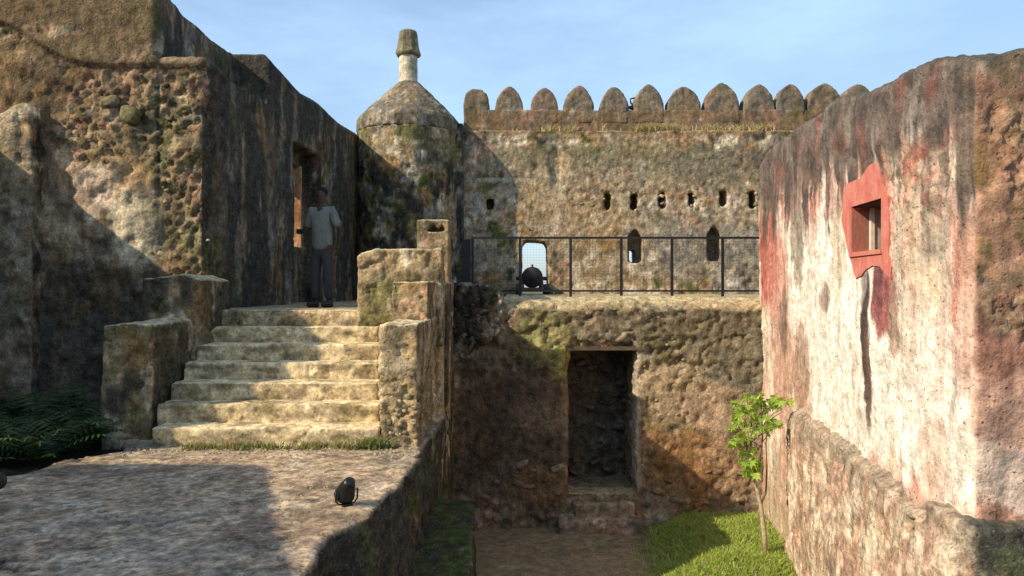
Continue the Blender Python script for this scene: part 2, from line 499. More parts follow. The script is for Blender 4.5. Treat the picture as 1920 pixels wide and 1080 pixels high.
# ------------------------------------------------------------------ raised terrace (near left)
TZ = -1.62
g = Geo().prism([(-9, -2), (3, -2), (3, .8), (1.6, 1.3), (-.95, 3.1), (-1.17, 4.2), (-1.20, 4.9), (-1.00, 5.35), (-1.01, 5.6), (-.93, 6.2), (-.90, 7.0), (-.88, 11.3),
                 (-4.6, 11.3), (-4.25, 8.2), (-3.9, 7.45), (-4.2, 6.95), (-4.3, 6.5), (-5.0, 6.1), (-9, 5.9)], -3.7, TZ)
def terr_disp(P, Nn):
    top = ss(.6, .9, Nn[:, 2])
    d = .035 * fbm(P, 2.2, 4, 4.) + .012 * fbm(P, 9, 3, 2.)
    cr = np.abs(fbm(P, (1.3, 2.2, 1.3), 4, 12.))
    crack = ss(.035, .0, cr) * ss(.0, .15, fbm(P, 1.1, 2, 40.))
    d_top = .008 * fbm(P, 1.6, 4, 4.) + .006 * fbm(P, 9, 3, 2.) - .03 * crack
    edge = ss(.30, .0, np.abs(P[:, 0] + 1.0)) * ss(-1.75, -1.6, P[:, 2])
    d_side = d + .09 * fbm(P, 3.0, 4, 77.)
    return top * (d_top - edge * .05 * np.maximum(0, fbm(P, 4., 3, 55.)) * 3) + (1 - top) * (d_side + .05 * fbm(P, 7., 3, 15.) * ss(-1.9, -1.62, P[:, 2]))
def terr_paint(P, Nn):
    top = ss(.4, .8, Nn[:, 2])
    t = oldwall(P, .75, .2, .02, .02, .3, .15, 3.)
    t = mix(t, (.34, .245, .16), np.full(len(P), .8))
    t = mix(t, (.17, .12, .08), ss(.12, .34, fbm(P, (.9, 1.6, 1), 5, 66.)) * .7)
    cr = np.abs(fbm(P, (1.3, 2.2, 1.3), 4, 12.))
    t = mix(t, (.07, .055, .04), ss(.045, .0, cr) * ss(-.12, .1, fbm(P, 1.1, 2, 40.)))
    t = mix(t, (.24, .20, .15), ss(.05, .12, fbm(P, 1.4, 5, 140., .6)) * .6)
    t = mix(t, (.44, .35, .25), ss(.12, .2, fbm(P, 2.3, 5, 160., .6)) * .5)
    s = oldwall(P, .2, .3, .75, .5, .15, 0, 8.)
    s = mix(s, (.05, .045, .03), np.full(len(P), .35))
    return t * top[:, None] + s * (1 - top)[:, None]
o = rock("terrace_ground", g, .035, terr_disp, terr_paint, 'floor'); tag(o, kind='structure')

# earth bed where the ferns grow
g = Geo().prism([(-14, 5.7), (-5.0, 5.9), (-4.2, 6.6), (-3.8, 7.5), (-3.9, 10.2), (-14, 10.2)], -3.6, TZ - .10)
o = rock("fern_bed_soil", g, .06, disp_std(.05, .04, .01), lambda P, N_: oldwall(P, .1, .2, .8, .3, 0, 0, 2.) * .7, 'ground'); tag(o, kind='structure')

# upper terrace and landing
LZ = -.285
g = Geo().box(-4.6, -.9, 9.62, 19.5, -3.6, LZ)
o = rock("landing_floor", g, .06, disp_std(.012, .01, .004), lambda P, N_: mix(oldwall(P, .6, .3, .2, .1, .2, .2, 2.), SAND, np.full(len(P), .4)), 'floor')
tag(o, kind='structure')
UZ = -.15
g = Geo().box(-.95, 13, 12.28, 19.5, -3.6, UZ)
o = rock("upper_terrace_floor", g, .08, disp_std(.02, .02, .006), lambda P, N_: mix(oldwall(P, .6, .3, .2, .2, .2, .2, 2.), SAND, np.full(len(P), .5)), 'floor')
tag(o, kind='structure')

# ------------------------------------------------------------------ staircase
stair = tag(empty("stone_staircase", (-2.7, 7.65, TZ)), "worn yellow stone staircase of seven steps rising to the landing", "staircase")
LX0 = -3.86
for k in range(1, 8):
    y0 = 7.65 + .33 * (k - 1); z1 = TZ + .189 * k + (.012 if k == 7 else 0)
    xr = -1.36 - .06 * (k - 1)
    xl = LX0 + (.17 if k == 1 else .06)
    g = Geo().box(xl, xr if k < 7 else -1.7, y0, 10.1 if k == 7 else y0 + .50, TZ - .05 if k < 3 else z1 - .45, z1)
    def sd(P, Nn, k=k):
        wear = -.02 * ss(.1, .5, fbm(P, 2.5, 3, k)) * ss(.2, 0, np.abs(P[:, 1] - (7.65 + .33 * (k - 1))))
        return .004 * fbm(P, 2, 3, k * 3.) + .004 * fbm(P, 8, 3, k) + wear * .8 - .014 * ss(.15, .35, fbm(P, 6, 3, k + 30.))
    def sp(P, Nn, k=k):
        c = oldwall(P, .9, .25, -.02, .1, .1, .5, k * 5.)
        c = mix(c, (.68, .53, .30), np.full(len(P), .72))
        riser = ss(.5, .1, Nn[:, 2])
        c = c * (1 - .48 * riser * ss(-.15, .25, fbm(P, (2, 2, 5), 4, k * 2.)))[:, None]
        c = mix(c, (.13, .10, .04), ss(.10, .3, fbm(P, (2.4, 3, 6), 5, k + 50.)) * .65)
        return c
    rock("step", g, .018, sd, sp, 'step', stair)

def block_paint(seed, light=.3, moss=.25, dark=.3, up=SAND):
    def f(P, Nn):
        c = oldwall(P, .7, .25, dark, moss, .2, .25, seed)
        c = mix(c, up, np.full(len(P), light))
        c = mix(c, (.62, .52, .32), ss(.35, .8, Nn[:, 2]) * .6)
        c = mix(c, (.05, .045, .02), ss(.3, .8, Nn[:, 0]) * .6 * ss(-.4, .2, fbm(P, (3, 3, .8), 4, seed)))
        return c
    return f
def block(geo, seed, light=.3, moss=.25, dark=.3, vox=.022, rub=None, name="parapet_block"):
    return rock(name, geo, vox, disp_std(.03, .022, .01, .03, rub, 9., .05, seed), block_paint(seed, light, moss, dark), 'rough', stair)
# right hand parapet, stepping up
ymask = lambda P: ss(-.75, -1.0, P[:, 2]) * .9
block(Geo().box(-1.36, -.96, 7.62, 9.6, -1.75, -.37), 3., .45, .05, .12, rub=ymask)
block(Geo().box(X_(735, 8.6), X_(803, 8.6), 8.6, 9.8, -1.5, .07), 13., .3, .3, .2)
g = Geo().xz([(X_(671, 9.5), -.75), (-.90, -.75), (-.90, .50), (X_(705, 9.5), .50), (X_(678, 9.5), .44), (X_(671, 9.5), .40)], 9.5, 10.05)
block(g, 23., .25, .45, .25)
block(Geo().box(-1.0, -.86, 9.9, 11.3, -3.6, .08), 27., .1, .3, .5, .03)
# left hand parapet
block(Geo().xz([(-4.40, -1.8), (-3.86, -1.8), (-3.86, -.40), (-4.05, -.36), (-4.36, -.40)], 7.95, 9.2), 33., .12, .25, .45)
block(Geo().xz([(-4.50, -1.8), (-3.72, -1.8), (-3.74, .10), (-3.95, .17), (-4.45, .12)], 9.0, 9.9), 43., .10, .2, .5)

# ------------------------------------------------------------------ tall wall on the left
lw = tag(empty("tall_left_wall", (-5, 11, TZ)), "tall weathered wall on the left with broken rubble patches and shaded long side", "wall")
def rub_l(P):
    # patch where the render has fallen, under the top band and down the pier
    cx, cz = P[:, 0], P[:, 2]
    n = fbm(P, 1.6, 4, 14.) * 1.1
    a = np.sqrt(((cx + 4.9) / .95) ** 2 + ((cz - 2.45) / .62) ** 2) + n
    b = np.sqrt(((cx + 4.3) / .42) ** 2 + ((cz - 1.1) / 2.3) ** 2) + n
    c_ = np.sqrt(((cx + 6.6) / .9) ** 2 + ((cz - 3.35) / .10) ** 2) + n * .5
    d = np.sqrt(((cx + 5.5) / .55) ** 2 + ((cz - 2.0) / .35) ** 2) + n
    front = ss(10.6, 10.2, P[:, 1])
    return np.maximum.reduce([ss(1.1, .75, a), ss(1.1, .75, b), ss(1.2, .8, c_), ss(1.1, .7, d)]) * front
def lw_disp(P, Nn):
    base = disp_std(.05, .020, .010, .020, rub_l, 7.5, .07, 2.)(P, Nn)
    front = ss(10.6, 10.2, P[:, 1])
    base = base + front * (.10 * fbm(P, 2.6, 3, 61.) * ss(3.0, 2.7, P[:, 2]))
    # top render band stands proud with a broken lower lip
    lip = 2.92 + .10 * fbm(P, (1.4, 1.4, .2), 4, 33.) - .32 * ss(-5.7, -5.2, P[:, 0]) * 0 + .55 * ss(-5.6, -6.7, P[:, 0])
    return base * (.35 + .65 * ss(.0, -.1, P[:, 2] - lip) ) + front * .06 * ss(-.02, .02, P[:, 2] - lip)
def lw_paint(P, Nn):
    X, Y, Z = P.T
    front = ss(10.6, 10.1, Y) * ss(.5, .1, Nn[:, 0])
    c = oldwall(P, .55, .35, .10, .10, .25, .15, 6.)
    c = mix(c, (.36, .24, .13), np.full(len(P), .5))
    lst = [(-6.2, 2.55, .85, .55, (.22, .13, .055), .8), (-5.6, 3.5, 1.4, .55, (.15, .105, .055), .92), (-7.5, 3.6, 1.4, .5, (.17, .11, .055), .9),
           (-6.3, 1.85, .8, .3, (.24, .13, .08), .7),
           (-5.55, 1.5, .62, .60, (.58, .39, .23), .95), (-4.95, 1.75, .55, .40, (.48, .31, .15), .8), (-5.5, 1.25, .30, .42, (.64, .50, .37), .85), (-5.0, .75, .50, .50, (.66, .56, .38), .9), (-5.9, 1.0, .4, .4, (.44, .30, .19), .8),  # pale patches; the sunlit zone is brightened further in the colour
           (-4.35, 1.9, .35, 1.2, (.15, .14, .05), .6), (-4.35, .6, .3, .6, (.36, .28, .12), .55),
           (-6.5, 1.4, .2, .8, DARK, .8), (-6.6, .1, .5, .5, (.20, .195, .17), .7), (-6.4, -.4, .4, .7, (.27, .255, .22), .6),
           (-5.6, -.2, 1.3, .55, (.075, .055, .035), .7), (-5.4, -.9, 1.2, .6, (.10, .09, .075), .7), (-4.7, -.4, .5, .8, (.13, .105, .07), .6)]
    c = mix(c, (1, 1, 1), np.zeros(len(P)))
    cf = blobs(c, X, Z, P, lst, .4)
    cf = rubble_tint(cf, P, rub_l(P), 7.5, ((.34, .19, .12), (.25, .19, .10), (.42, .31, .19), (.15, .14, .10), (.09, .085, .035)), .7)
    cf = cf * .80
    cf = mix(cf, (.05, .042, .032), ss(.05, .3, fbm(P, (2.2, 2.2, 1.2), 5, 131.)) * .6)
    cf = mix(cf, (.12, .12, .05), ss(.1, .35, fbm(P, 1.8, 4, 91.)) * .5 * ss(-5.2, -4.4, X))
    cf = mix(cf, (.05, .035, .025), ss(.09, .0, np.abs(Z - (2.95 + .10 * fbm(P, (1.4, 1.4, .2), 4, 33.) + .55 * ss(-5.6, -6.7, X)) + .05)) * .7 * ss(-.2, .2, fbm(P, 2.2, 3, 50.)))  # crack under the lip, with the lip's shadow painted along it
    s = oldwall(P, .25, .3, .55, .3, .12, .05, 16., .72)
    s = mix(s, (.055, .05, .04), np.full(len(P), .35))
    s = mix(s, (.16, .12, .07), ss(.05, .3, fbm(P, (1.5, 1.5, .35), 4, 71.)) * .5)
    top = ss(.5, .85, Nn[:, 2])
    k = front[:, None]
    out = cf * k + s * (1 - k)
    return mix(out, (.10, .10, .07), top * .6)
XB = lambda y: -4.495 + .05 * y
g = Geo()
g.hexa([(-10, 9.8, -3.6), (-4.68, 9.8, -3.6), (-4.58, 12.2, -3.6), (-10, 12.2, -3.6), (-10, 9.8, 3.95), (-4.68, 9.8, 3.88), (-4.58, 12.2, 3.82), (-10, 12.2, 3.82)])
g.hexa([(-4.9, 9.84, -3.6), (-4.02, 9.76, -3.6), (XB(12.4), 12.4, -3.6), (-5.2, 12.4, -3.6), (-4.9, 9.84, 3.00), (-4.06, 9.80, 2.98), (XB(12.4) - .02, 12.4, 2.95), (-5.2, 12.4, 3.0)])
# far length: stands taller and further out
y0, y1 = 12.1, 17.6
def sec(y, zt): return [(-5.0, y, -3.6), (XB(y), y, -3.6), (XB(y) - .02, y, zt - .12), (XB(y) - .14, y, zt), (-5.0, y, zt)]
g.loft([sec(12.1, 3.80), sec(12.9, 3.72), sec(13.8, 3.62), sec(14.9, 3.70), sec(16.2, 3.62), sec(17.8, 3.70)])
cut = Geo().box(-6, -2, 13.35, 14.55, .80, 2.35)
cut.box(-4.15, -2, 13.2, 14.75, -.9, 2.6)
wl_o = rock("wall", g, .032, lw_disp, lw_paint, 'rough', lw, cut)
# red washed reveal of the window slot in the shaded side
g = Geo().box(-4.80, -4.10, 14.50, 14.56, .78, 2.37)
o = rock("window_reveal", g, .02, disp_std(0, .006, .004), lambda P, N_: mix(oldwall(P, .8, .5, .1, 0, .7, .3), (.50, .24, .10), np.full(len(P), .6)), 'smooth', lw)
# timber bars in the slot
for bx, by in ((-4.45, 13.7), (-4.30, 14.2)):
    o = Geo().box(bx - .02, bx + .02, by - .02, by + .02, .76, 2.38).build("window_bar", 'wood', lw)

# pier at the far left
pier = tag(empty("buttress", (-6.9, 9.4, TZ)), "squat buttress with a sloping mossy cap at the left edge of the photo", "buttress")
g = Geo().xz([(-7.6, -1.8), (-6.18, -1.8), (-6.18, 2.36), (-6.30, 2.40), (-6.75, 2.18), (-7.6, 2.18)], 9.60, 10.1)
def pp(P, Nn):
    c = oldwall(P, .6, .3, .25, .15, .2, .3, 9.)
    c = mix(c, (.42, .34, .21), ss(.3, .8, -Nn[:, 1]) * .35)
    return mix(c, DARK, ss(1.7, 1.2, P[:, 2]) * .4)  # lower shaft darkened, shade put into the colour
rock("shaft", g, .03, disp_std(.04, .03, .01, .03), pp, 'rough', pier)

# ------------------------------------------------------------------ round watch turret
tur = tag(empty("watch_turret", (-2.50, 18.0, LZ)), "round stone turret with conical cap and pillar finial behind the stairs", "turret")
tc_ = (-2.50, 18.0); TS = 1.047
def tp(P, Nn):
    c = oldwall(P, .4, .3, .36, .3, .1, .18, 4.)
    return mix(c, (.34, .27, .15), ss(3.9, 3.3, P[:, 2]) * ss(2.8, 3.3, P[:, 2]) * .35)
g = Geo().lathe([(a * TS, b * TS) for a, b in [(1.14, -3.2), (1.16, 3.2), (1.16, 3.52), (1.10, 3.54)]], (tc_[0], tc_[1], 0), n=48)
rock("drum", g, .04, disp_std(.04, .025, .008, .03), tp, 'rough', tur)
g = Geo().lathe([(a * TS, b * TS) for a, b in [(1.12, 3.50), (1.165, 3.54), (1.17, 3.78), (1.12, 3.86), (.83, 4.16), (.54, 4.45), (.30, 4.68), (.22, 4.73)]], (tc_[0], tc_[1], 0), n=48)
def cp(P, Nn):
    c = oldwall(P, .5, .3, .28, .15, .12, .3, 44.)
    return mix(c, (.135, .12, .095), np.full(len(P), .6))
rock("conical_roof", g, .032, disp_std(.02, .022, .01, .015), cp, 'rough', tur)
fin = Geo().lathe([(a * TS, b * TS) for a, b in [(.235, 4.66), (.215, 4.80), (.205, 5.42)]], (tc_[0], tc_[1], 0), n=24)
rock("finial_shaft", fin, .02, disp_std(.01, .008, .004), lambda P, N_: mix(oldwall(P, .6, .2, .1, .1, .1, .4, 3.), (.48, .43, .34), np.full(len(P), .65)), 'smooth', tur)
cap = Geo().loft([[(tc_[0] + r * TS * math.cos(a + .39), tc_[1] + r * TS * math.sin(a + .39), z * TS) for a in [math.pi / 4 * k for k in range(8)]]
                  for r, z in ((.27, 5.33), (.30, 5.38), (.29, 5.44), (.265, 5.50), (.215, 5.88), (.16, 5.92))])
rock("finial_cap", cap, .018, disp_std(.01, .008, .004), lambda P, N_: mix(oldwall(P, .6, .2, .2, .15, .05, .1, 8.), (.21, .185, .12), np.full(len(P), .5)), 'smooth', tur)
g = Geo().box(-1.6, -1.16, 17.75, 18.4, -.4, 3.92)
rock("link_wall", g, .04, disp_std(.03, .02, .008), lambda P, N_: oldwall(P, .3, .3, .55, .3, .1, .05, 5.), 'rough', tur)

# ------------------------------------------------------------------ battlemented wall at the back
bw = tag(empty("battlemented_wall", (4, 18.4, UZ)), "long battlemented wall across the back with gun slits and pointed merlons", "wall")
g = Geo().box(-4.2, 16, 18.0, 19.0, -3.6, 3.66)
g.box(-1.15, 16, 18.0, 18.9, 3.3, 3.80)
cut = Geo()
Yb = 18.0
def slot(x0, x1, r0, r1, depth, through=False):
    a, b = X_(x0, Yb), X_(x1, Yb)
    cut.box(a, b, 17.5, Yb + (3 if through else depth), Z_(r1, Yb), Z_(r0, Yb))
for x0, x1, r0, r1 in ((1134, 1145, 361, 393), (1183, 1195, 362, 393), (1236, 1248, 359, 390), (1289, 1303, 360, 388), (1349, 1364, 356, 387), (1405, 1418, 358, 390), (912, 926, 372, 392), (1465, 1478, 358, 390)):
    slot(x0, x1, r0, r1, .55)
# pointed recesses with a slit through
def pointed(x0, x1, r0, r1, depth):
    a, b = X_(x0, Yb), X_(x1, Yb); zt, zb = Z_(r0, Yb), Z_(r1, Yb); m_ = (a + b) / 2
    cut.xz([(a, zb), (b, zb), (b, zt - .22), (m_, zt), (a, zt - .22)], 17.5, Yb + depth)
pointed(1178, 1204, 428, 493, .5); slot(1187, 1197, 466, 492, 3, True)
pointed(1327, 1352, 420, 489, .55)
# embrasure for the gun
a, b = X_(979, Yb), X_(1027, Yb)
cut.xz([(a, UZ - .05), (b, UZ - .05), (b, 1.0), (b - .08, 1.12), (a + .1, 1.14), (a, 1.02)], 17.5, 21)
def bw_rub(P):
    n = fbm(P, 1.1, 4, 24.) * 1.1
    a = np.sqrt(((P[:, 0] - 3.4) / 3.2) ** 2 + ((P[:, 2] - 2.15) / .5) ** 2) + n
    return ss(1.1, .7, a) * .6
def bw_disp(P, Nn):
    d = disp_std(.04, .016, .010, .02, bw_rub, 6., .06, 12.)(P, Nn)
    # crumbled vertical scar
    sc = np.sqrt(((P[:, 0] - 1.05 - .12 * fbm(P, 2, 3, 3.)) / .16) ** 2 + ((P[:, 2] - 2.9) / .5) ** 2)
    return d - .10 * ss(1.2, .6, sc)
def bw_paint(P, Nn):
    X, Y, Z = P.T
    c = oldwall(P, .6, .22, .14, .10, .12, .2, 26., .3)
    lst = [(1.0, 3.2, 1.6, .28, (.14, .13, .065), .65), (3.2, 3.2, 2.0, .35, (.15, .135, .07), .6), (2.4, 2.7, 3.5, .5, (.23, .195, .135), .45), (5.5, 1.6, 3.0, .8, (.22, .19, .14), .4), (5.2, 3.0, 1.6, .5, (.13, .12, .09), .7),
           (.95, 2.35, .35, .6, (.42, .35, .24), .7), (1.1, 3.1, .3, .25, (.42, .30, .18), .6), (2.0, 1.75, .9, .5, (.30, .20, .10), .6), (0.6, 2.0, .55, .7, (.30, .21, .11), .6),
           (3.6, 2.05, .35, .2, (.50, .42, .33), .8), (4.35, 2.0, .22, .22, (.52, .45, .35), .75), (5.2, 2.1, .3, .2, (.50, .43, .34), .7), (2.7, 2.1, .25, .25, (.36, .29, .18), .6),
           (4.6, .9, 2.2, .75, (.19, .17, .14), .6), (2.6, .5, 1.1, .5, (.24, .19, .12), .5), (2.9, .55, .09, .22, (.62, .52, .40), .8), (2.93, -.02, .14, .10, (.55, .46, .36), .8),
           (3.35, .75, .10, .14, (.55, .47, .37), .7), (3.3, .32, .15, .10, (.55, .46, .36), .8), (3.1, -.12, .45, .06, (.55, .48, .38), .8), (5.3, .15, .28, .14, (.50, .45, .38), .8), (5.3, -.1, .14, .07, (.50, .45, .38), .8),
           (1.55, .55, .13, .13, (.55, .46, .34), .8), (1.6, .2, .14, .22, (.55, .46, .34), .7), (2.0, .1, .15, .09, (.55, .46, .34), .8), (-.9, 2.05, .25, .25, (.30, .28, .24), .8), (-.3, 2.6, .9, .06, (.40, .35, .26), .7), (1.5, 1.2, .6, .7, (.30, .22, .13), .5)]
    c = blobs(c, X, Z, P, lst, .35)
    c = mix(c, (.44, .36, .26), ss(.16, .26, fbm(P, 3.2, 4, 29.)) * .5 * ss(2.6, 2.2, Z))
    c = mix(c, (.14, .085, .045), ss(3.62, 3.75, Z) * .55)
    c = mix(c, (.46, .37, .2), ss(.5, .9, Nn[:, 2]) * ss(3.2, 3.6, Z) * .7)
    return rubble_tint(c, P, bw_rub(P), 6., (TAN, PALE, GREY, PINK), .45)
rock("wall", g, .045, bw_disp, bw_paint, 'rough', bw, cut)
def par_paint(seed):
    def f(P, Nn):
        c = oldwall(P, .4, .4, .12, .15, .3, .1, seed)
        lo = ss(4.45, 4.25, P[:, 2])
        c = mix(c, (.13, .085, .05), lo * .7)
        c = mix(c, (.115, .10, .08), (1 - lo) * .72)
        return c
    return f
g = Geo().box(-.75, 16, 18.31, 18.80, 3.6, 4.38)
rock("parapet", g, .04, disp_std(.03, .02, .01), par_paint(31.), 'smooth', bw)
Ym = 18.30
mer = [(893, 46, 166), (955, 51, 162), (1021, 49, 164), (1086, 53, 160), (1152, 50, 163), (1217, 53, 157), (1283, 60, 161), (1355, 62, 155), (1425, 57, 157), (1483, 53, 156), (1548, 63, 155), (1610, 62, 157), (1676, 60, 157), (1742, 60, 157), (1808, 60, 157), (1874, 60, 158), (1940, 60, 158)]
for i, (cx, w, tr_) in enumerate(mer):
    rr = random.Random(i)
    c0 = X_(cx, Ym); hw = w / 2 / F * Ym * 1.03; zt = Z_(tr_, Ym); zb = 4.30 if i else 3.78
    prof = []
    if i == 0:
        hs = [(1, 0), (1, .66), (.97, .76), (.82, .90), (.45, .99), (.1, 1.0)]
    else:
        e = rr.uniform(-.03, .03)
        hs = [(1, 0), (1.02, .22), (.97 + e, .42), (.82 + e, .62), (.60 + e, .80), (.34, .93), (.08, 1.0)]
    right = [(c0 + hw, zb - .25)] + [(c0 + hw * a, zb + (zt - zb) * h) for a, h in hs]
    left = [(c0 - hw * a * (1 + rr.uniform(-.03, .03)), zb + (zt - zb) * h) for a, h in hs][::-1] + [(c0 - hw, zb - .25)]
    g = Geo().xz(right + left, Ym + .015, Ym + .46)
    rock("merlon", g, .032, disp_std(.04, .016, .008, .012, seed=i * 3.7 + 1), par_paint(31.), 'smooth', bw)

# ------------------------------------------------------------------ retaining wall with the doorway
Yl = 11.0
rw = tag(empty("retaining_wall", (3, 11.4, GZ)), "crumbling retaining wall with the dark doorway below the railing", "wall")
g = Geo()
lip = []
for i in range(45):
    x = -1.2 + i * .33
    zt = -.20 + .02 * math.sin(i * 1.7)
    lip.append([(x, Yl, -3.8), (x, Yl + 1.35, -3.8), (x, Yl + 1.35, -.14), (x, Yl + .45, -.13), (x, Yl + .12, zt), (x, Yl - .02, zt - .12)])
g.loft(lip)
dx0, dx1 = X_(1066, Yl), X_(1192, Yl)
cut = Geo().box(dx0, dx1, 10.4, 12.15, -3.02, Z_(655, Yl))
cut.box(dx0 + .0, dx1, 10.4, 11.06, -3.0, Z_(640, Yl))
cut.box(dx0 - .06, dx0 + .3, 10.7, 11.10, -1.25, Z_(655, Yl))
def rl_rub(P):
    n = fbm(P, 1.2, 4, 54.) * 1.0
    a = np.sqrt(((P[:, 0] - 1.6) / 2.0) ** 2 + ((P[:, 2] + .75) / .5) ** 2) + n
    b = np.sqrt(((P[:, 0] - 2.3) / .7) ** 2 + ((P[:, 2] + 1.6) / .8) ** 2) + n
    c_ = ss(-2.5, -3.0, P[:, 2] + .3 * n)
    inside = ss(11.2, 11.5, P[:, 1]) * (P[:, 2] < -.6)
    return np.maximum.reduce([ss(1.15, .8, a) * .40, ss(1.15, .8, b) * .2, c_ * .4, inside * 1.0])
def rl_disp(P, Nn):
    d = disp_std(.07, .020, .014, .035, rl_rub, 6.5, .08, 42.)(P, Nn)
    # deep weather grooves in the upper band
    gr = np.abs(fbm(P, (2.0, 2.0, 2.6), 4, 93.))
    d = d - .05 * ss(.08, .0, gr) * ss(-1.7, -1.1, P[:, 2])
    top = ss(.6, .9, Nn[:, 2])
    return d * (1 - .6 * top)
def rl_paint(P, Nn):
    X, Y, Z = P.T
    c = oldwall(P, .5, .35, .2, .15, .12, .14, 36.)
    c = mix(c, (.21, .165, .11), np.full(len(P), .3))
    lst = [(4.0, -1.0, 1.3, .8, (.14, .135, .10), .7), (2.6, -.6, 1.0, .3, (.15, .14, .08), .6), (2.6, -2.6, .8, .6, (.26, .13, .05), .75), (3.3, -2.2, .5, .5, (.36, .25, .17), .5),
           (2.4, -1.5, .5, .5, (.40, .31, .19), .7), (3.0, -1.8, .5, .35, (.42, .29, .20), .6), (.45, -.7, .45, .4, (.30, .28, .08), .7), (.7, -1.1, .15, .35, (.30, .28, .07), .7),
           (0.0, -1.6, .7, .4, (.16, .085, .05), .5), (-.6, -2.2, .4, .9, (.12, .065, .04), .5), (.1, -2.5, .8, .9, (.04, .03, .022), .75), (-.1, -1.5, .8, .8, (.06, .045, .032), .65), (.45, -2.2, .45, .8, (.10, .07, .045), .6), (.5, -2.9, .5, .3, (.22, .12, .05), .5),  # dark ones left of the door: soot, with shade deepened in the colour
           (.4, -1.9, .5, .25, (.20, .15, .09), .5), (3.45, -2.95, .5, .25, (.35, .24, .17), .5)]
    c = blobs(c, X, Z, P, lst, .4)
    c = rubble_tint(c, P, rl_rub(P), 6.5, (TAN, GREY, GREY, OCHRE, BROWN), .45)
    top = ss(.55, .9, Nn[:, 2])
    c = mix(c, (.46, .37, .20), top * .8)
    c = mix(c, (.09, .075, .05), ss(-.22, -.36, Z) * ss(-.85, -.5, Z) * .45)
    c = mix(c, (.42, .36, .26), ss(dx1 - .05, dx1 + .02, X) * ss(dx1 + .10, dx1 + .04, X) * ss(-3.0, -2.8, Z) * ss(-.9, -1.0, Z) * .7)  # sunlit edge of the right jamb painted as a pale strip
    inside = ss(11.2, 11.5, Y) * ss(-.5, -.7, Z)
    return mix(c, (.11, .085, .06), inside * .6)  # doorway recess darkened in the colour to read as shade
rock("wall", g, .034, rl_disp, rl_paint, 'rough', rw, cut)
o = Geo().box(dx0 - .05, dx1 + .06, Yl + .0, Yl + .28, Z_(657, Yl), Z_(650, Yl)).build("lintel", 'wood', rw)

# ------------------------------------------------------------------ stones set in walls
def stone_meshes():
    out = []
    for k in range(7):
        bm = bmesh.new(); bmesh.ops.create_icosphere(bm, subdivisions=2, radius=1)
        rr = random.Random(100 + k)
        V = np.array([v.co[:] for v in bm.verts])
        d = 1 + .35 * fbm(V, 1.1, 3, k * 7.)
        sx = rr.uniform(.8, 1.2)
        for v, q in zip(bm.verts, d):
            v.co = v.co * q
            # flattened facets
            for ax in range(3):
                v.co[ax] = max(-.66, min(.66, v.co[ax]))
        me = bpy.data.meshes.new("stone"); bm.to_mesh(me); bm.free()
        me.polygons.foreach_set('use_smooth', [True] * len(me.polygons))
        out.append(me)
    return out
STONES = stone_meshes()
def stone_mat(name, cols, seed=0):
    m, N, L, b = new_mat(name)
    oi = N.new("ShaderNodeObjectInfo"); cr = N.new("ShaderNodeValToRGB")
    e = cr.color_ramp.elements; e[0].color = (*cols[0], 1); e[1].color = (*cols[-1], 1)
    for i, c in enumerate(cols[1:-1]):
        q = e.new((i + 1) / (len(cols) - 1)); q.color = (*c, 1)
    L.new(oi.outputs["Random"], cr.inputs[0])
    geo = N.new("ShaderNodeNewGeometry")
    t = N.new("ShaderNodeTexNoise"); t.inputs["Scale"].default_value = 22; t.inputs["Detail"].default_value = 8; t.inputs["Roughness"].default_value = .7
    L.new(geo.outputs["Position"], t.inputs["Vector"])
    q = N.new("ShaderNodeMapRange"); q.inputs["From Min"].default_value = .35; q.inputs["From Max"].default_value = .65
    q.inputs["To Min"].default_value = .45; q.inputs["To Max"].default_value = 1.4
    L.new(t.outputs["Fac"], q.inputs["Value"])
    vm = N.new("ShaderNodeVectorMath"); vm.operation = 'SCALE'
    L.new(cr.outputs[0], vm.inputs[0]); L.new(q.outputs[0], vm.inputs["Scale"]); L.new(vm.outputs[0], b.inputs["Base Color"])
    b.inputs["Roughness"].default_value = .95; b.inputs["Specular IOR Level"].default_value = .1
    bp = N.new("ShaderNodeBump"); bp.inputs["Strength"].default_value = .8; bp.inputs["Distance"].default_value = .03
    L.new(t.outputs["Fac"], bp.inputs["Height"]); L.new(bp.outputs[0], b.inputs["Normal"])
    return m
SM = {'pink': stone_mat("coral rag stone", [(.38, .22, .15), (.30, .25, .15), (.48, .38, .25), (.17, .16, .11), (.33, .20, .11), (.55, .45, .30)]),
      'dark': stone_mat("dark brown stone", [(.10, .08, .06), (.16, .12, .08), (.07, .06, .05), (.17, .15, .13), (.15, .085, .045)]),  # darker stones for the doorway and the rubble stub
      'pale': stone_mat("pale block stone", [(.40, .31, .17), (.46, .37, .22), (.28, .23, .12), (.20, .17, .09)]),
      'wallrag': stone_mat('brown wall rag', [(.20, .13, .08), (.26, .18, .12), (.14, .09, .05), (.30, .22, .15)]),
      'mossy': stone_mat("mossy stone", [(.13, .12, .06), (.20, .17, .09), (.09, .09, .035), (.25, .19, .12)])}
_meshcache = {}
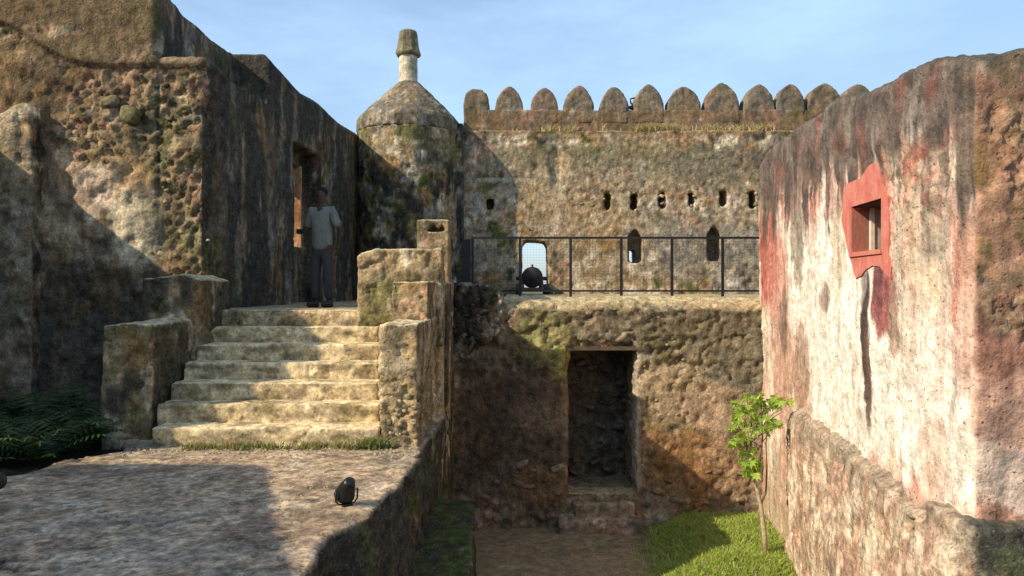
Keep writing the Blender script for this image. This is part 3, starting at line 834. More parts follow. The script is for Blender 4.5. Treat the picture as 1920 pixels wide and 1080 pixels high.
def stones(n, spotf, size, mat, parent, seed, flat=1.0, face='y'):
    """pebbles and rag stones bedded in the face; spotf(rr) gives a point on the face"""
    rr = random.Random(seed); put = []
    tries = 0
    while len(put) < n and tries < n * 30:
        tries += 1
        p = spotf(rr)
        if p is None: continue
        s = rr.uniform(*size)
        if any((p - q).length < (s + t) * .85 for q, t in put): continue
        put.append((p, s))
        k = (rr.randrange(len(STONES)), mat)
        if k not in _meshcache:
            me = STONES[k[0]].copy(); me.materials.append(SM[mat]); _meshcache[k] = me
        o = bpy.data.objects.new("stone", _meshcache[k]); o.location = p
        o.rotation_euler = (rr.uniform(-.3, .3), rr.uniform(-.5, .5), rr.uniform(-.3, .3))
        o.location.y += s * .45
        o.scale = (s * rr.uniform(.9, 1.35), s * .8, s * rr.uniform(.6, 1.0) * flat)
        if face == 'x': o.scale = (s * .8, s * rr.uniform(.9, 1.35), s * rr.uniform(.6, 1.0) * flat)
        link(o, parent)
def pxspot(x0, x1, r0, r1, y, inside=None):
    def f(rr):
        px, row = rr.uniform(x0, x1), rr.uniform(r0, r1)
        if inside and not inside(px, row): return None
        return at(px, row, y)
    return f
stones(48, pxspot(150, 285, 95, 225, 9.88, lambda x, r: r > 80 + .12 * (285 - x) and r - 95 > -(x - 150) * .2), (.035, .085), 'pink', lw, 1)
stones(16, pxspot(0, 135, 25, 78, 9.82, lambda x, r: abs(r - (32 + x * .3)) < 9), (.04, .075), 'pink', lw, 2, .7)
stones(22, pxspot(292, 384, 120, 330, 9.82), (.03, .065), 'mossy', lw, 3)
stones(20, pxspot(250, 390, 320, 520, 9.82, lambda x, r: x > 250 + (520 - r) * .3), (.025, .06), 'pale', lw, 4)
stones(3, pxspot(205, 262, 188, 222, 9.74), (.13, .17), 'mossy', lw, 5)
stones(26, pxspot(1062, 1195, 600, 645, 11.04), (.03, .07), 'pink', rw, 6)
stones(14, pxspot(1200, 1300, 620, 780, 10.99), (.02, .045), 'pink', rw, 7)
stones(60, pxspot(1072, 1192, 665, 905, 11.98), (.05, .12), 'dark', rw, 8, .6)
stones(12, pxspot(1215, 1400, 885, 960, 10.98), (.06, .12), 'wallrag', rw, 9, .7)
stones(14, pxspot(900, 1060, 860, 985, 10.98), (.06, .13), 'wallrag', rw, 10, .7)
stones(26, pxspot(1085, 1430, 395, 345, 18.0), (.03, .07), 'pale', bw, 11)
stones(26, pxspot(715, 782, 690, 820, 7.62), (.025, .055), 'pale', stair, 12)

# rubble heap-wall left of the railing
rb = tag(empty("rubble_wall", (-.5, 11.4, UZ)), "low dark rubble wall stub beside the left end of the railing", "wall")
g = Geo().xz([(-.92, -1.2), (-.12, -.6), (-.14, -.10), (-.25, .01), (-.9, .05)], 10.95, 11.9)
rock("core", g, .03, disp_std(.05, .04, .012, .03, lambda P: np.ones(len(P)), 7., .1, 5.), lambda P, N_: oldwall(P, .3, .3, .5, .3, .15, .15, 6.), 'rough', rb)
stones(26, pxspot(852, 935, 543, 610, 10.97), (.04, .09), 'dark', rb, 13, .6)

# little niche box above the parapet
nb = tag(empty("niche_pillar", (-1.2, 10.6, LZ)), "small square pillar with a broken niche in its top behind the parapet", "pillar")
yy = 10.55
g = Geo().box(X_(781, yy), X_(842, yy), yy, yy + .45, LZ - .1, Z_(412, yy))
cut = Geo().xz([(X_(790, yy), Z_(436, yy)), (X_(835, yy), Z_(434, yy)), (X_(830, yy), Z_(420, yy)), (X_(822, yy), Z_(430, yy)), (X_(812, yy), Z_(420, yy)), (X_(804, yy), Z_(430, yy))], yy - .3, yy + .2)
rock("pillar", g, .018, disp_std(.015, .015, .006), block_paint(63., .15, .2, .25), 'rough', nb, cut)

# doorstep stones
def slab(x0, x1, r0, r1, y0, y1, z0, label):
    g = Geo().box(X_(x0, y0), X_(x1, y0), y0, y1, z0, Z_(r0, y1))
    o = rock("doorstep", g, .022, disp_std(.05, .03, .01, .02), lambda P, N_: mix(oldwall(P, .6, .3, .2, .05, .4, .2, x0 * .1), (.26, .19, .13), np.full(len(P), .5)), 'step')
    tag(o, label, "doorstep")
slab(1048, 1208, 964, 995, 10.72, 11.05, GZ - .1, "long low step stone on the ground below the dark doorway")
slab(1078, 1188, 927, 950, 10.9, 11.4, -3.4, "short threshold stone just under the dark doorway opening")

# moss topped ledge beside the terrace
g = Geo().hexa([(-1.1, 5.0, -3.7), (-.20, 5.0, -3.7), (-.42, 9.0, -3.7), (-1.0, 9.0, -3.7), (-1.1, 5.0, -2.56), (-.28, 5.0, -2.60), (-.46, 9.0, -2.54), (-1.0, 9.0, -2.52)])
def mlp(P, Nn):
    c = oldwall(P, .3, .3, .6, .5, .1, .05, 8.)
    return mix(c, (.055, .070, .014), ss(.2, .9, Nn[:, 2] - .25 + 1.3 * fbm(P, 3, 4)) * .85)
o = rock("mossy_ledge", g, .03, disp_std(.06, .035, .012, .02), mlp, 'rough'); tag(o, "low mossy ledge running along the foot of the near terrace side", "ledge")

# ------------------------------------------------------------------ painted wall on the right
pw = tag(empty("painted_wall", (4, 8, GZ)), "sunlit wall on the right with flaking white and red paint and small window", "wall")
tops = [(11.25, 1.90), (10.6, 2.02), (10.0, 1.98), (9.3, 2.02), (8.6, 2.00), (8.2, 2.03), (7.6, 1.98), (7.0, 1.83), (6.5, 1.80), (6.1, 1.80), (5.75, 1.78), (5.45, 1.70), (5.22, 1.63)]
def rsec(y, zt):
    x = RW_A + RW_K * y
    return [(x, y, -3.8), (x + 1.3, y, -3.8), (x + 1.3, y, zt - .03), (x + .25, y, zt), (x + .035, y, zt - .01), (x, y, zt - .06)]
g = Geo().loft([rsec(y, z) for y, z in tops])
# the return that faces the camera, running off to the right
def rsec2(x, zt): return [(x, 6.1, -3.8), (x, 5.13 - .02 * (x - 3), -3.8), (x, 5.13 - .02 * (x - 3), zt - .05), (x, 5.17, zt - .01), (x, 5.5, zt), (x, 6.1, zt - .03)]
g.loft([rsec2(x, z) for x, z in ((3.19, 1.60), (3.3, 1.62), (3.5, 1.67), (4.0, 1.70), (5.0, 1.72), (6.0, 1.72), (8, 1.7))])
wy0, wz0 = onR(1658, 472); wy1, wz1 = onR(1600, 392)
cut = Geo().xz([(0, 0), (1, 0), (1, 1), (0, 1)], 0, 1); cut.v = []; cut.f = []
xw = lambda y: RW_A + RW_K * y
ya, yb = 6.64, 7.38
zb_, zt_ = .335, .80
cut.hexa([(xw(ya) - .3, ya, zb_), (xw(ya) + .42, ya, zb_), (xw(yb) + .42, yb, zb_), (xw(yb) - .3, yb, zb_), (xw(ya) - .3, ya, zt_), (xw(ya) + .42, ya, zt_), (xw(yb) + .42, yb, zt_), (xw(yb) - .3, yb, zt_)])
cut.box(xw(9.45) - .5, xw(9.45) + .16, 9.37, 9.47, -3.3, -1.75)
cut.box(xw(9.45) - .5, xw(9.45) + .10, 9.30, 9.62, -2.15, -1.65)
def pw_mask_win(P):
    return ss(1.0, .7, np.sqrt(((P[:, 1] - 7.18) / .75) ** 2 + ((P[:, 2] - .6) / .85) ** 2)) * (P[:, 0] < xw(7.2) + .2)
def pw_rub(P):
    n = fbm(P, 1.6, 4, 17.) * .9
    a = np.sqrt(((P[:, 0] - 3.75) / .5) ** 2 + ((P[:, 2] - .95) / .55) ** 2) + n
    b = np.sqrt(((P[:, 0] - 3.6) / .4) ** 2 + ((P[:, 2] + .15) / .30) ** 2) + n
    ret = ss(5.45, 5.25, P[:, 1])
    c_ = np.sqrt(((P[:, 1] - 6.1) / .75) ** 2 + ((P[:, 2] - .75) / .5) ** 2) + n
    return np.maximum(np.maximum(ss(1.1, .75, a), ss(1.1, .8, b)) * ret, .55 * ss(1.1, .8, c_) * (1 - ret))
def pw_disp(P, Nn):
    d = disp_std(.04, .014, .005, .010, pw_rub, 12., .045, 70.)(P, Nn)
    fl = fbm(P, (2.2, 2.2, 1.1), 5, 88.)                 # flaked layers of paint
    d = d + .010 * ss(-.02, .02, fl) + .006 * ss(.12, .15, fl)
    return d * (1 - pw_mask_win(P) * .85)
def seglist(items):
    out = []
    for (px, row, rw_, rh, col, k) in items:
        y, z = onR(px, row); ya_, _ = onR(px - rw_, row); yb_, _ = onR(px + rw_, row)
        out.append((y, z, abs(ya_ - yb_) / 2, rh / F * y, col, k))
    return out
DG = (.085, .07, .06); RD = (.34, .085, .065); RL = (.50, .20, .15); WW = (.80, .72, .62); CR = (.62, .48, .33)
pw_blobs = seglist([(1628, 415, 50, 118, (.42, .15, .11), .75),
    (1560, 600, 55, 260, WW, .9), (1700, 700, 95, 190, WW, .95), (1610, 560, 40, 140, WW, .9), (1500, 520, 14, 200, WW, .8), (1640, 760, 60, 110, WW, .85), (1790, 760, 35, 200, WW, .9), (1745, 500, 30, 120, CR, .6),
    (1440, 460, 16, 130, RD, .9), (1455, 520, 18, 90, RL, .7), (1480, 360, 20, 60, RD, .7), (1520, 330, 20, 90, RL, .7), (1574, 262, 9, 24, (.55, .10, .06), 1.0),
    (1470, 680, 22, 110, (.42, .24, .17), .85), (1500, 690, 16, 80, (.30, .18, .12), .8), (1470, 610, 7, 60, (.16, .11, .09), .8), (1546, 560, 8, 26, (.20, .13, .11), .8),
    (1495, 430, 12, 110, (.20, .17, .12), .8), (1570, 430, 16, 110, (.62, .52, .38), .8), (1440, 360, 14, 40, (.18, .15, .10), .8),
    (1625, 600, 8, 110, (.07, .05, .045), 1.0), (1632, 700, 7, 110, (.10, .06, .05), .95), (1620, 520, 6, 60, (.35, .30, .26), .9), (1660, 560, 22, 65, (.26, .07, .07), .95), (1680, 620, 10, 60, (.28, .17, .13), .8), (1650, 530, 10, 50, (.15, .06, .06), .8),
    (1720, 340, 45, 80, (.46, .20, .14), .6), (1715, 400, 30, 90, (.52, .43, .30), .5), (1745, 350, 12, 70, (.60, .42, .32), .5), (1740, 290, 35, 45, (.45, .14, .09), .7), (1765, 300, 8, 50, (.66, .5, .4), .5), (1690, 560, 25, 120, (.34, .24, .17), .5),
    (1755, 430, 28, 70, (.19, .16, .13), .7), (1800, 560, 18, 220, (.46, .20, .14), .6), (1835, 700, 20, 200, (.60, .38, .28), .6), (1720, 600, 12, 90, (.62, .44, .34), .6), (1765, 640, 10, 100, (.56, .36, .28), .5), (1760, 860, 26, 70, (.52, .30, .22), .5)])
def pw_paint(P, Nn):
    X, Y, Z = P.T
    c = oldwall(P, .7, .2, .02, .02, .75, .45, 46., .75)
    c = mix(c, (.68, .54, .43), np.full(len(P), .6))
    st = fbm(P, (4.5, 4.5, .45), 5, 15., .6)
    c = mix(c, (.50, .22, .16), ss(.02, .22, st) * .65)
    c = mix(c, WW, ss(.05, .2, fbm(P, (3.2, 3.2, .4), 5, 35., .6)) * .55)
    cb = blobs(c, Y, Z, P, pw_blobs, .38, (4.5, 4.5, .9))
    # black run-off from the top
    run = fbm(P, (5.5, 5.5, .35), 5, 25., .62)
    depth = .70 + .85 * ss(-.30, .4, run) + .35 * ss(5.6, 5.0, Y) * 0
    lvl = 1.95 - Z - .12 * ss(6.5, 5.2, Y)
    mk = ss(depth + .12, depth - .25, lvl) * ss(-2, -.1, Z)
    mk = mk * (.86 + .14 * ss(.1, -.2, fbm(P, 3.5, 4, 19.)))
    cb = mix(cb, DG, mk)
    cb = mix(cb, (.24, .085, .07), ss(.08, .3, fbm(P, (3.5, 3.5, 1.6), 5, 45.)) * .55 * ss(.3, .8, Z))
    cb = mix(cb, (.14, .10, .085), ss(.0, .25, fbm(P, (6, 6, 1.2), 5, 95.)) * ss(1.1, 1.6, Z) * .5)
    # thin grey runs further down
    cb = mix(cb, (.20, .15, .12), ss(.22, .34, fbm(P, (7, 7, .3), 4, 53.)) * .55 * ss(-1.2, .3, Z))
    # the return face
    r = oldwall(P, .5, .35, .30, .18, .45, .1, 76.)
    rb_ = [(3.85, 1.35, .7, .22, (.15, .085, .065), .7), (3.9, .95, .5, .4, (.22, .10, .07), .6), (3.7, .50, .35, .25, (.11, .10, .05), .7), (3.35, .6, .16, .7, (.36, .20, .12), .6), (3.5, -.1, .3, .4, (.20, .13, .07), .6),
           (3.6, -.55, .6, .35, (.32, .15, .11), .7), (3.6, -.95, .7, .35, (.50, .30, .23), .75), (3.5, -1.3, .7, .28, (.66, .50, .40), .85)]
    r = blobs(r, X, Z, P, rb_, .45)
    r = rubble_tint(r, P, pw_rub(P), 12., ((.33, .17, .11), (.28, .21, .12), (.20, .15, .10), (.40, .30, .20)), .6)
    k = (ss(.35, .75, -Nn[:, 1]) * ss(5.6, 5.3, Y))[:, None]
    k = np.maximum(k, (ss(3.22, 3.32, X + .05 * fbm(P, 3, 3)) * ss(5.6, 5.3, Y))[:, None])
    r = mix(r, (.09, .075, .06), ss(1.35, 1.65, Z + .2 * fbm(P, 3, 3)) * .75)
    out = cb * (1 - k) + r * k
    out = mix(out, (.08, .07, .055), ss(.4, .8, Nn[:, 2]) * ss(1, 1.3, Z))
    cR = rubble_tint(out, P, pw_rub(P) * ss(5.3, 5.5, Y), 12., ((.55, .42, .30), (.45, .15, .10), (.30, .25, .16), (.62, .5, .38)), .6)
    low = ss(-2.2, -3.0, Z)
    return mix(cR, TAN, low * .6)
rock("wall", g, .024, pw_disp, pw_paint, 'paintwall', pw, cut)

# rough lower course, standing slightly proud
def lowtop(y): return onlow[int(y * 0)] if False else -1.62 + .10 * math.sin(y * 2.1)
g = Geo()
secs = []
for y, zt, pr in ((9.36, -1.52, .10), (9.1, -1.44, .12), (8.5, -1.44, .11), (7.8, -1.50, .11), (7.0, -1.56, .12), (6.3, -1.60, .16), (5.7, -1.66, .20), (5.05, -1.72, .17)):
    x = xw(y)
    secs.append([(x - pr - .04, y, -3.8), (x + .4, y, -3.8), (x + .4, y, zt), (x + .02, y, zt), (x - pr * .85, y, zt - .08), (x - pr, y, zt - .30)])
g.loft(secs)
g.hexa([(3.03, 4.93, -3.8), (8, 4.82, -3.8), (8, 5.5, -3.8), (3.0, 5.5, -3.8), (3.06, 4.98, -1.62), (8, 4.88, -1.57), (8, 5.5, -1.55), (3.05, 5.5, -1.57)])
hy = 5.66; hz = Z_(990, 5.66)
def lo_hole(P):
    # broken socket with two lobes in the lower course
    a = np.hypot((P[:, 1] - hy) / .05, (P[:, 2] - hz) / .075)
    b = np.hypot((P[:, 1] - hy - .06) / .05, (P[:, 2] - hz - .02) / .04)
    return ss(1.15, .75, np.minimum(a, b)) * (P[:, 0] < xw(5.7) + .1)
def lo_disp(P, Nn):
    d = disp_std(.035, .018, .010, .02, None, seed=83.)(P, Nn)
    d = d + .022 * fbm(P, (5, 5, 1.4), 4, 63.)
    return d - .10 * lo_hole(P)
def lo_paint(P, Nn):
    X, Y, Z = P.T
    c = oldwall(P, .7, .15, .05, .06, .85, .35, 86., .5)
    c = mix(c, (.50, .36, .27), np.full(len(P), .45))
    c = mix(c, (.66, .54, .42), ss(.08, .25, fbm(P, (4, 4, 1.3), 5, 11.)) * .6)
    c = mix(c, (.26, .215, .155), ss(-1.95, -1.6, Z + .25 * fbm(P, 3, 4, 9.)) * .75)
    c = mix(c, (.20, .15, .11), ss(.18, .35, fbm(P, (5, 5, 1.0), 4, 75.)) * .5)
    ret = ss(5.25, 5.05, Y)
    r = oldwall(P, .3, .3, .45, .35, .2, .1, 96.)
    r = mix(r, (.075, .075, .06), ss(-2.2, -1.9, Z + .2 * fbm(P, 3, 3)) * .6)
    k = (ret * ss(3.03, 3.12, X))[:, None]
    return mix(c * (1 - k) + r * k, (.02, .014, .01), ss(.1, .5, lo_hole(P)))
rock("lower_course", g, .022, lo_disp, lo_paint, 'rough', pw)
# window: red wash surround, sill, far jamb, frame post, shutter board
def strip_plate(name, outer, inner, mat, proud, thick):
    """ring between two outlines of equal length, standing on the wall face"""
    n = len(outer); v = []; f = []
    for lay_ in (proud, proud - thick):
        for ring in (outer, inner):
            for y, z in ring: v.append((xw(y) - lay_, y, z))
    for i in range(n):
        j = (i + 1) % n
        f += [(i, j, n + j, n + i), (2 * n + j, 2 * n + i, 3 * n + i, 3 * n + j), (j, i, 2 * n + i, 2 * n + j), (n + i, n + j, 3 * n + j, 3 * n + i)]
    return mesh_obj(name, v, f, mat, pw)
outpx = [(1585, 520), (1611, 522), (1607, 522), (1592, 470), (1581, 415), (1583, 368), (1590, 345), (1616, 334), (1630, 312), (1640, 306), (1652, 318), (1656, 345), (1667, 368), (1670, 420), (1668, 475), (1674, 500), (1672, 522), (1662, 512), (1652, 500), (1640, 498), (1627, 504), (1618, 516)]
outpx = outpx[2:]
ow = [onR(*q) for q in outpx]
cy, cz = (ya + yb) / 2, (zb_ + zt_) / 2
def to_rect(y, z):
    dy, dz = y - cy, z - cz
    a = min((yb - ya) / 2 / max(abs(dy), 1e-6), (zt_ - zb_) / 2 / max(abs(dz), 1e-6))
    return (cy + dy * a, cz + dz * a)
# densify and roughen the outline
dens = []
for i in range(len(ow)):
    a_, b_ = ow[i], ow[(i + 1) % len(ow)]
    for t in range(5):
        u = t / 5; dens.append((a_[0] * (1 - u) + b_[0] * u + random.uniform(-.004, .004), a_[1] * (1 - u) + b_[1] * u + random.uniform(-.003, .003)))
inner = [to_rect(*q) for q in dens]
inner = [(min(max(a_, ya - .002), yb + .002), b_) for a_, b_ in inner]
# corners of the opening must be met exactly
for cyy, czz in ((ya, zb_), (ya, zt_), (yb, zb_), (yb, zt_)):
    k = min(range(len(inner)), key=lambda i: (inner[i][0] - cyy) ** 2 + (inner[i][1] - czz) ** 2)
    inner[k] = (cyy, czz)
strip_plate("window_surround", dens, inner, 'redpaint', .014, .05)
x_ = xw(yb)
o = Geo().hexa([(xw(yb) - .012, yb - .012, zb_), (xw(yb) + .16, yb - .015, zb_), (xw(yb) + .16, yb + .03, zb_), (xw(yb) - .012, yb + .03, zb_),
                (xw(yb) - .012, yb - .012, zt_), (xw(yb) + .16, yb - .015, zt_), (xw(yb) + .16, yb + .03, zt_), (xw(yb) - .012, yb + .03, zt_)]).build("window_jamb", 'oldred', pw)
o = Geo().hexa([(xw(ya) - .03, ya - .02, zb_ - .03), (xw(ya) + .38, ya - .02, zb_ - .03), (xw(yb) + .38, yb + .02, zb_ - .03), (xw(yb) - .03, yb + .02, zb_ - .03),
                (xw(ya) - .03, ya - .02, zb_ + .012), (xw(ya) + .38, ya - .02, zb_ + .012), (xw(yb) + .38, yb + .02, zb_ + .012), (xw(yb) - .03, yb + .02, zb_ + .012)]).build("window_sill", 'redpaint', pw)
o = Geo().box(xw(yb) + .158, xw(yb) + .20, yb - .05, yb + .02, zb_, zt_).build("frame_post", 'whitepaint', pw); bevel_obj(o, .004)
o = Geo().box(xw(yb) + .20, xw(yb) + .40, yb - .03, yb + .02, zb_, zt_ - .02).build("inner_jamb", 'greyboard', pw)
for k in range(4):
    y0 = ya - .01 + k * .175
    o = Geo().hexa([(xw(y0) + .37, y0, zb_), (xw(y0) + .40, y0, zb_), (xw(y0) + .40, y0 + .17, zb_), (xw(y0) + .37, y0 + .17, zb_),
                    (xw(y0) + .37, y0, zt_ + .02), (xw(y0) + .40, y0, zt_ + .02), (xw(y0) + .40, y0 + .17, zt_ + .02), (xw(y0) + .37, y0 + .17, zt_ + .02)]).build("shutter_board", 'greyboard', pw)

o = Geo().hexa([(xw(ya) + .01, ya - .005, zt_ - .012), (xw(ya) + .38, ya - .02, zt_ - .02), (xw(yb) + .38, yb + .02, zt_ - .02), (xw(yb) + .01, yb + .005, zt_ - .012),
                (xw(ya) + .01, ya - .005, zt_ + .03), (xw(ya) + .38, ya - .02, zt_ + .03), (xw(yb) + .38, yb + .02, zt_ + .03), (xw(yb) + .01, yb + .005, zt_ + .03)]).build("lintel_shade_plate", 'lintel_shade', pw)  # dark plate added for the shaded underside of the opening

# ------------------------------------------------------------------ railing
YR = 12.5
rl = tag(empty("metal_railing", (1.8, YR, UZ)), "black metal railing with wire mesh along the edge of the upper terrace", "railing")
zt, zb = Z_(444, YR), Z_(546, YR)
posts = [X_(886, YR)] + [X_(975, YR) + .848 * i for i in range(7)]
Geo().box(posts[0] - .02, posts[-1] + .02, YR - .02, YR + .02, zt - .035, zt).build("top_rail", 'iron', rl)
Geo().box(posts[0] + .02, posts[-1], YR - .014, YR + .014, zb - .01, zb + .02).build("bottom_rail", 'iron', rl)
for p in posts:
    Geo().box(p - .021, p + .021, YR + .021 - .042, YR + .0205, UZ - .12, zt - .036).build("post", 'iron', rl)
for i in range(len(posts) - 1):
    g = Geo(); a, b = posts[i] + .022, posts[i + 1] - .022
    n = int((b - a) / .05)
    for k in range(1, n):
        x = a + (b - a) * k / n
        g.box(x - .0008, x + .0008, YR - .0008, YR + .0008, zb + .02, zt - .035)
    for k in range(1, 19):
        z = zb + .02 + (zt - zb - .055) * k / 19
        g.box(a, b, YR + .0017, YR + .0049, z - .0008, z + .0008)
    g.build("wire_mesh", 'iron', rl)
# the gate leaf folded back at the left end
Geo().box(posts[0] - .17, posts[0] - .03, YR - .02, YR + .02, UZ, zt - .04).build("gate_plate", 'iron', rl)

# ------------------------------------------------------------------ cannon in the embrasure
cn = tag(empty("cannon", (X_(998, 16.9), 16.9, UZ)), "old black cannon on a low carriage seen from behind in the gun opening", "cannon")
cxx, czz = X_(998, 16.8), Z_(520, 16.8)
Geo().lathe([(.03, -.30), (.065, -.27), (.07, -.22), (.04, -.17), (.05, -.15), (.18, -.12), (.235, -.05), (.24, .10), (.20, .16), (.195, .7), (.17, .75), (.16, 1.2), (.13, 1.75), (.16, 1.82), (.15, 1.9), (.07, 1.9), (.06, 1.6)], (cxx, 16.75, czz), 'y', 28).build("barrel", 'oldiron', cn, True)
Geo().box(cxx - .02, cxx + .02, 16.72, 16.80, czz + .22, czz + .29).build("vent_block", 'oldiron', cn)
for s in (-1, 1):
    x = cxx + s * .22
    Geo().loft([[(x - .035, y, UZ + .10), (x + .035, y, UZ + .10), (x + .035, y, zz), (x - .035, y, zz)] for y, zz in ((16.55, .00), (16.8, .06), (17.0, .18), (17.4, .28), (17.9, .28))]).build("carriage_cheek", 'wood', cn)
    for y in (16.7, 17.7):
        Geo().lathe([(.02, -.05), (.12, -.045), (.12, .045), (.02, .05)], (x + s * .10, y, UZ + .12), 'x', 16).build("wheel", 'oldiron', cn)
Geo().tube([(cxx - .36, 17.4, czz - .02), (cxx + .36, 17.4, czz - .02)], .045, 10).build("trunnion", 'oldiron', cn, True)
for y in (16.7, 17.7):
    Geo().box(cxx - .32, cxx + .32, y - .04, y + .04, UZ + .08, UZ + .16).build("axle", 'wood', cn)

# ------------------------------------------------------------------ spotlights
def spotlight(name, loc, rz, tilt, sc, label, mat='lamp'):
    e = empty(name, loc); tag(e, label, "spotlight")
    def xf(o, rot=True):
        Mx = Matrix.Rotation(rz, 4, 'Z')
        if rot: Mx = Mx @ Matrix.Translation((0, 0, .14 * sc)) @ Matrix.Rotation(tilt, 4, 'X') @ Matrix.Translation((0, 0, -.14 * sc))
        # meshes are authored round the origin
        o.data.transform(Matrix.Translation(o.location)); o.location = (0, 0, 0); o.data.transform(Mx)
        o.parent = e
        return o
    def mk(g, n, m_, rot=True, smooth=True):
        V = g.v; g.v = [(a * sc, b * sc, c * sc) for a, b, c in V]
        o = mesh_obj(n, g.v, g.f, m_, None, smooth); return xf(o, rot)
    mk(Geo().lathe([(.02, .12), (.045, .115), (.055, .08), (.075, .02), (.085, -.05), (.09, -.06), (.092, -.085), (.084, -.085), (.080, -.07), (.01, -.07)], (0, 0, .14), 'y', 24), "housing", mat)
    mk(Geo().lathe([(.079, -.078), (.076, -.071), (.01, -.0705)], (0, 0, .14), 'y', 24), "lens", 'glass')
    br = Geo().tube([(-.10, 0, .14), (-.10, 0, .05), (-.07, 0, .015), (.07, 0, .015), (.10, 0, .05), (.10, 0, .14)], .008, 6)
    mk(br, "bracket", mat, False)
    mk(Geo().box(-.045, .045, -.03, .03, 0, .012), "foot", mat, False, False)
    for q in (e.children): q['_w'] = tuple(q.location)
    return e
sp = at(650, 950, 5.55)
spotlight("spotlight", (sp.x, 5.55, TZ + .005), R(215), R(50), .85, "small black spotlight standing on the sunlit edge of the near terrace")
spotlight("spotlight", (X_(-14, 5.5) - .045, 5.45, TZ + .005), R(262), R(10), 1.35, "dark spotlight cut off by the left edge of the photo")
s2 = at(1187, 203, 18.5)
e = empty("bracket_light", (s2.x, 18.55, 4.36)); tag(e, "small dark green bracket lamp on the parapet between two merlons", "lamp")
Geo().tube([(s2.x + .04, 18.55, 4.33), (s2.x + .05, 18.55, 4.48), (s2.x - .05, 18.55, 4.60), (s2.x - .06, 18.55, 4.70), (s2.x + .05, 18.55, 4.72)], .022, 8).build("bracket", 'greenmetal', e, True)
Geo().lathe([(.02, -.09), (.055, -.07), (.05, .02), (.02, .05)], (s2.x - .01, 18.50, 4.47), 'x', 12).build("lamp_head", 'greenmetal', e, True)

# ------------------------------------------------------------------ person
def skinmesh(name, joints, edges, mat, parent, sub=2, root=0, loc=(0, 0, 0), rz=0, flatten=1.0):
    me = bpy.data.meshes.new(name); me.from_pydata([j[:3] for j in joints], edges, [])
    o = bpy.data.objects.new(name, me); COL.objects.link(o)
    md = o.modifiers.new("s", 'SKIN'); md.use_smooth_shade = True
    for i, j in enumerate(joints):
        r = j[3] if hasattr(j[3], '__len__') else (j[3], j[3])
        me.skin_vertices[0].data[i].radius = r
        me.skin_vertices[0].data[i].use_root = (i == root)
    sb = o.modifiers.new("u", 'SUBSURF'); sb.levels = sub; sb.render_levels = sub
    dg = bpy.context.evaluated_depsgraph_get()
    m2 = bpy.data.meshes.new_from_object(o.evaluated_get(dg)); bpy.data.objects.remove(o)
    m2.name = name
    m2.transform(Matrix.Rotation(rz, 4, 'Z'))
    m2.materials.clear(); m2.materials.append(M[mat])
    m2.polygons.foreach_set('use_smooth', [True] * len(m2.polygons))
    ob = bpy.data.objects.new(name, m2); ob.location = loc
    return link(ob, parent)
ploc = Vector((X_(604, 11.0), 11.0, LZ)); pr = R(-14)
pe = tag(empty("person", ploc), "person in pale shirt and dark trousers standing in shade at the stair top", "person")
J = []; E = []
def jn(x, y, z, r, par=None):
    J.append((x, y, z, r)); i = len(J) - 1
    if par is not None: E.append((par, i))
    return i
pel = jn(0, 0, .95, (.13, .10)); sp1 = jn(0, 0, 1.12, (.125, .095), pel); ch = jn(0, 0, 1.33, (.15, .11), sp1); nb_ = jn(0, .0, 1.45, (.075, .07), ch)
nk = jn(0, -.01, 1.52, .052, nb_); h1 = jn(0, -.025, 1.58, (.068, .078), nk); h2 = jn(0, -.02, 1.655, (.076, .092), h1); h3 = jn(0, -.01, 1.725, (.055, .066), h2)
for s in (-1, 1):
    sh = jn(s * .16, 0, 1.42, .058, nb_)
    if s < 0:
        el = jn(-.235, .03, 1.14, .040, sh); wr = jn(-.17, -.20, 1.10, .026, el); hd = jn(-.15, -.27, 1.11, (.020, .036), wr)
        base = [(-.15 + .012 * (k - 1.5), -.30, 1.11 + .018 * (k - 1.5)) for k in range(4)]
        dirs = [(.035, -.035, -.01)] * 4; th = ((-.145, -.27, 1.145), (.03, -.03, .03))
    else:
        el = jn(.265, .05, 1.15, .040, sh); wr = jn(.215, .09, .93, .026, el); hd = jn(.20, .08, .86, (.020, .036), wr)
        base = [(.195, .055 + .018 * k, .825) for k in range(4)]
        dirs = [(-.01, -.008, -.036)] * 4; th = ((.19, .045, .88), (-.01, -.025, -.035))
    for k in range(4):
        b0 = Vector(base[k]); d = Vector(dirs[k]) * (1, 1.1, 1.05, .85)[k]
        a1 = jn(*b0, .009, hd); a2 = jn(*(b0 + d), .0085, a1); a3 = jn(*(b0 + d * 1.8 + Vector((-.006 * s, .004, -.004))), .007, a2)
    a1 = jn(*th[0], .011, hd); a2 = jn(*(Vector(th[0]) + Vector(th[1])), .009, a1)
    hp = jn(s * .09, 0, .88, .085, pel); kn = jn(s * .10, -.015, .49, .055, hp); cf_ = jn(s * .105, .02, .34, .052, kn); ak = jn(s * .11, .02, .09, .036, cf_); ft = jn(s * .12, -.10, .04, (.038, .03), ak); jn(s * .125, -.17, .03, (.034, .022), ft)
skinmesh("body", J, E, 'skin', pe, 2, 0, ploc, pr)
J = []; E = []
a = jn(0, 0, .80, (.185, .135)); b = jn(0, 0, 1.0, (.165, .125), a); c = jn(0, 0, 1.2, (.165, .125), b); d = jn(0, 0, 1.37, (.165, .118), c); e_ = jn(0, 0, 1.455, (.085, .08), d)
for s in (-1, 1):
    q = jn(s * .155, 0, 1.43, .075, d); r_ = jn(s * .205, .015, 1.27, .072, q); jn(*((-.232, .028, 1.16) if s < 0 else (.258, .045, 1.17)), .070, r_)
skinmesh("shirt", J, E, 'shirt', pe, 2, 0, ploc, pr)
J = []; E = []
a = jn(0, 0, .94, (.15, .115)); b = jn(0, 0, .86, (.145, .11), a)
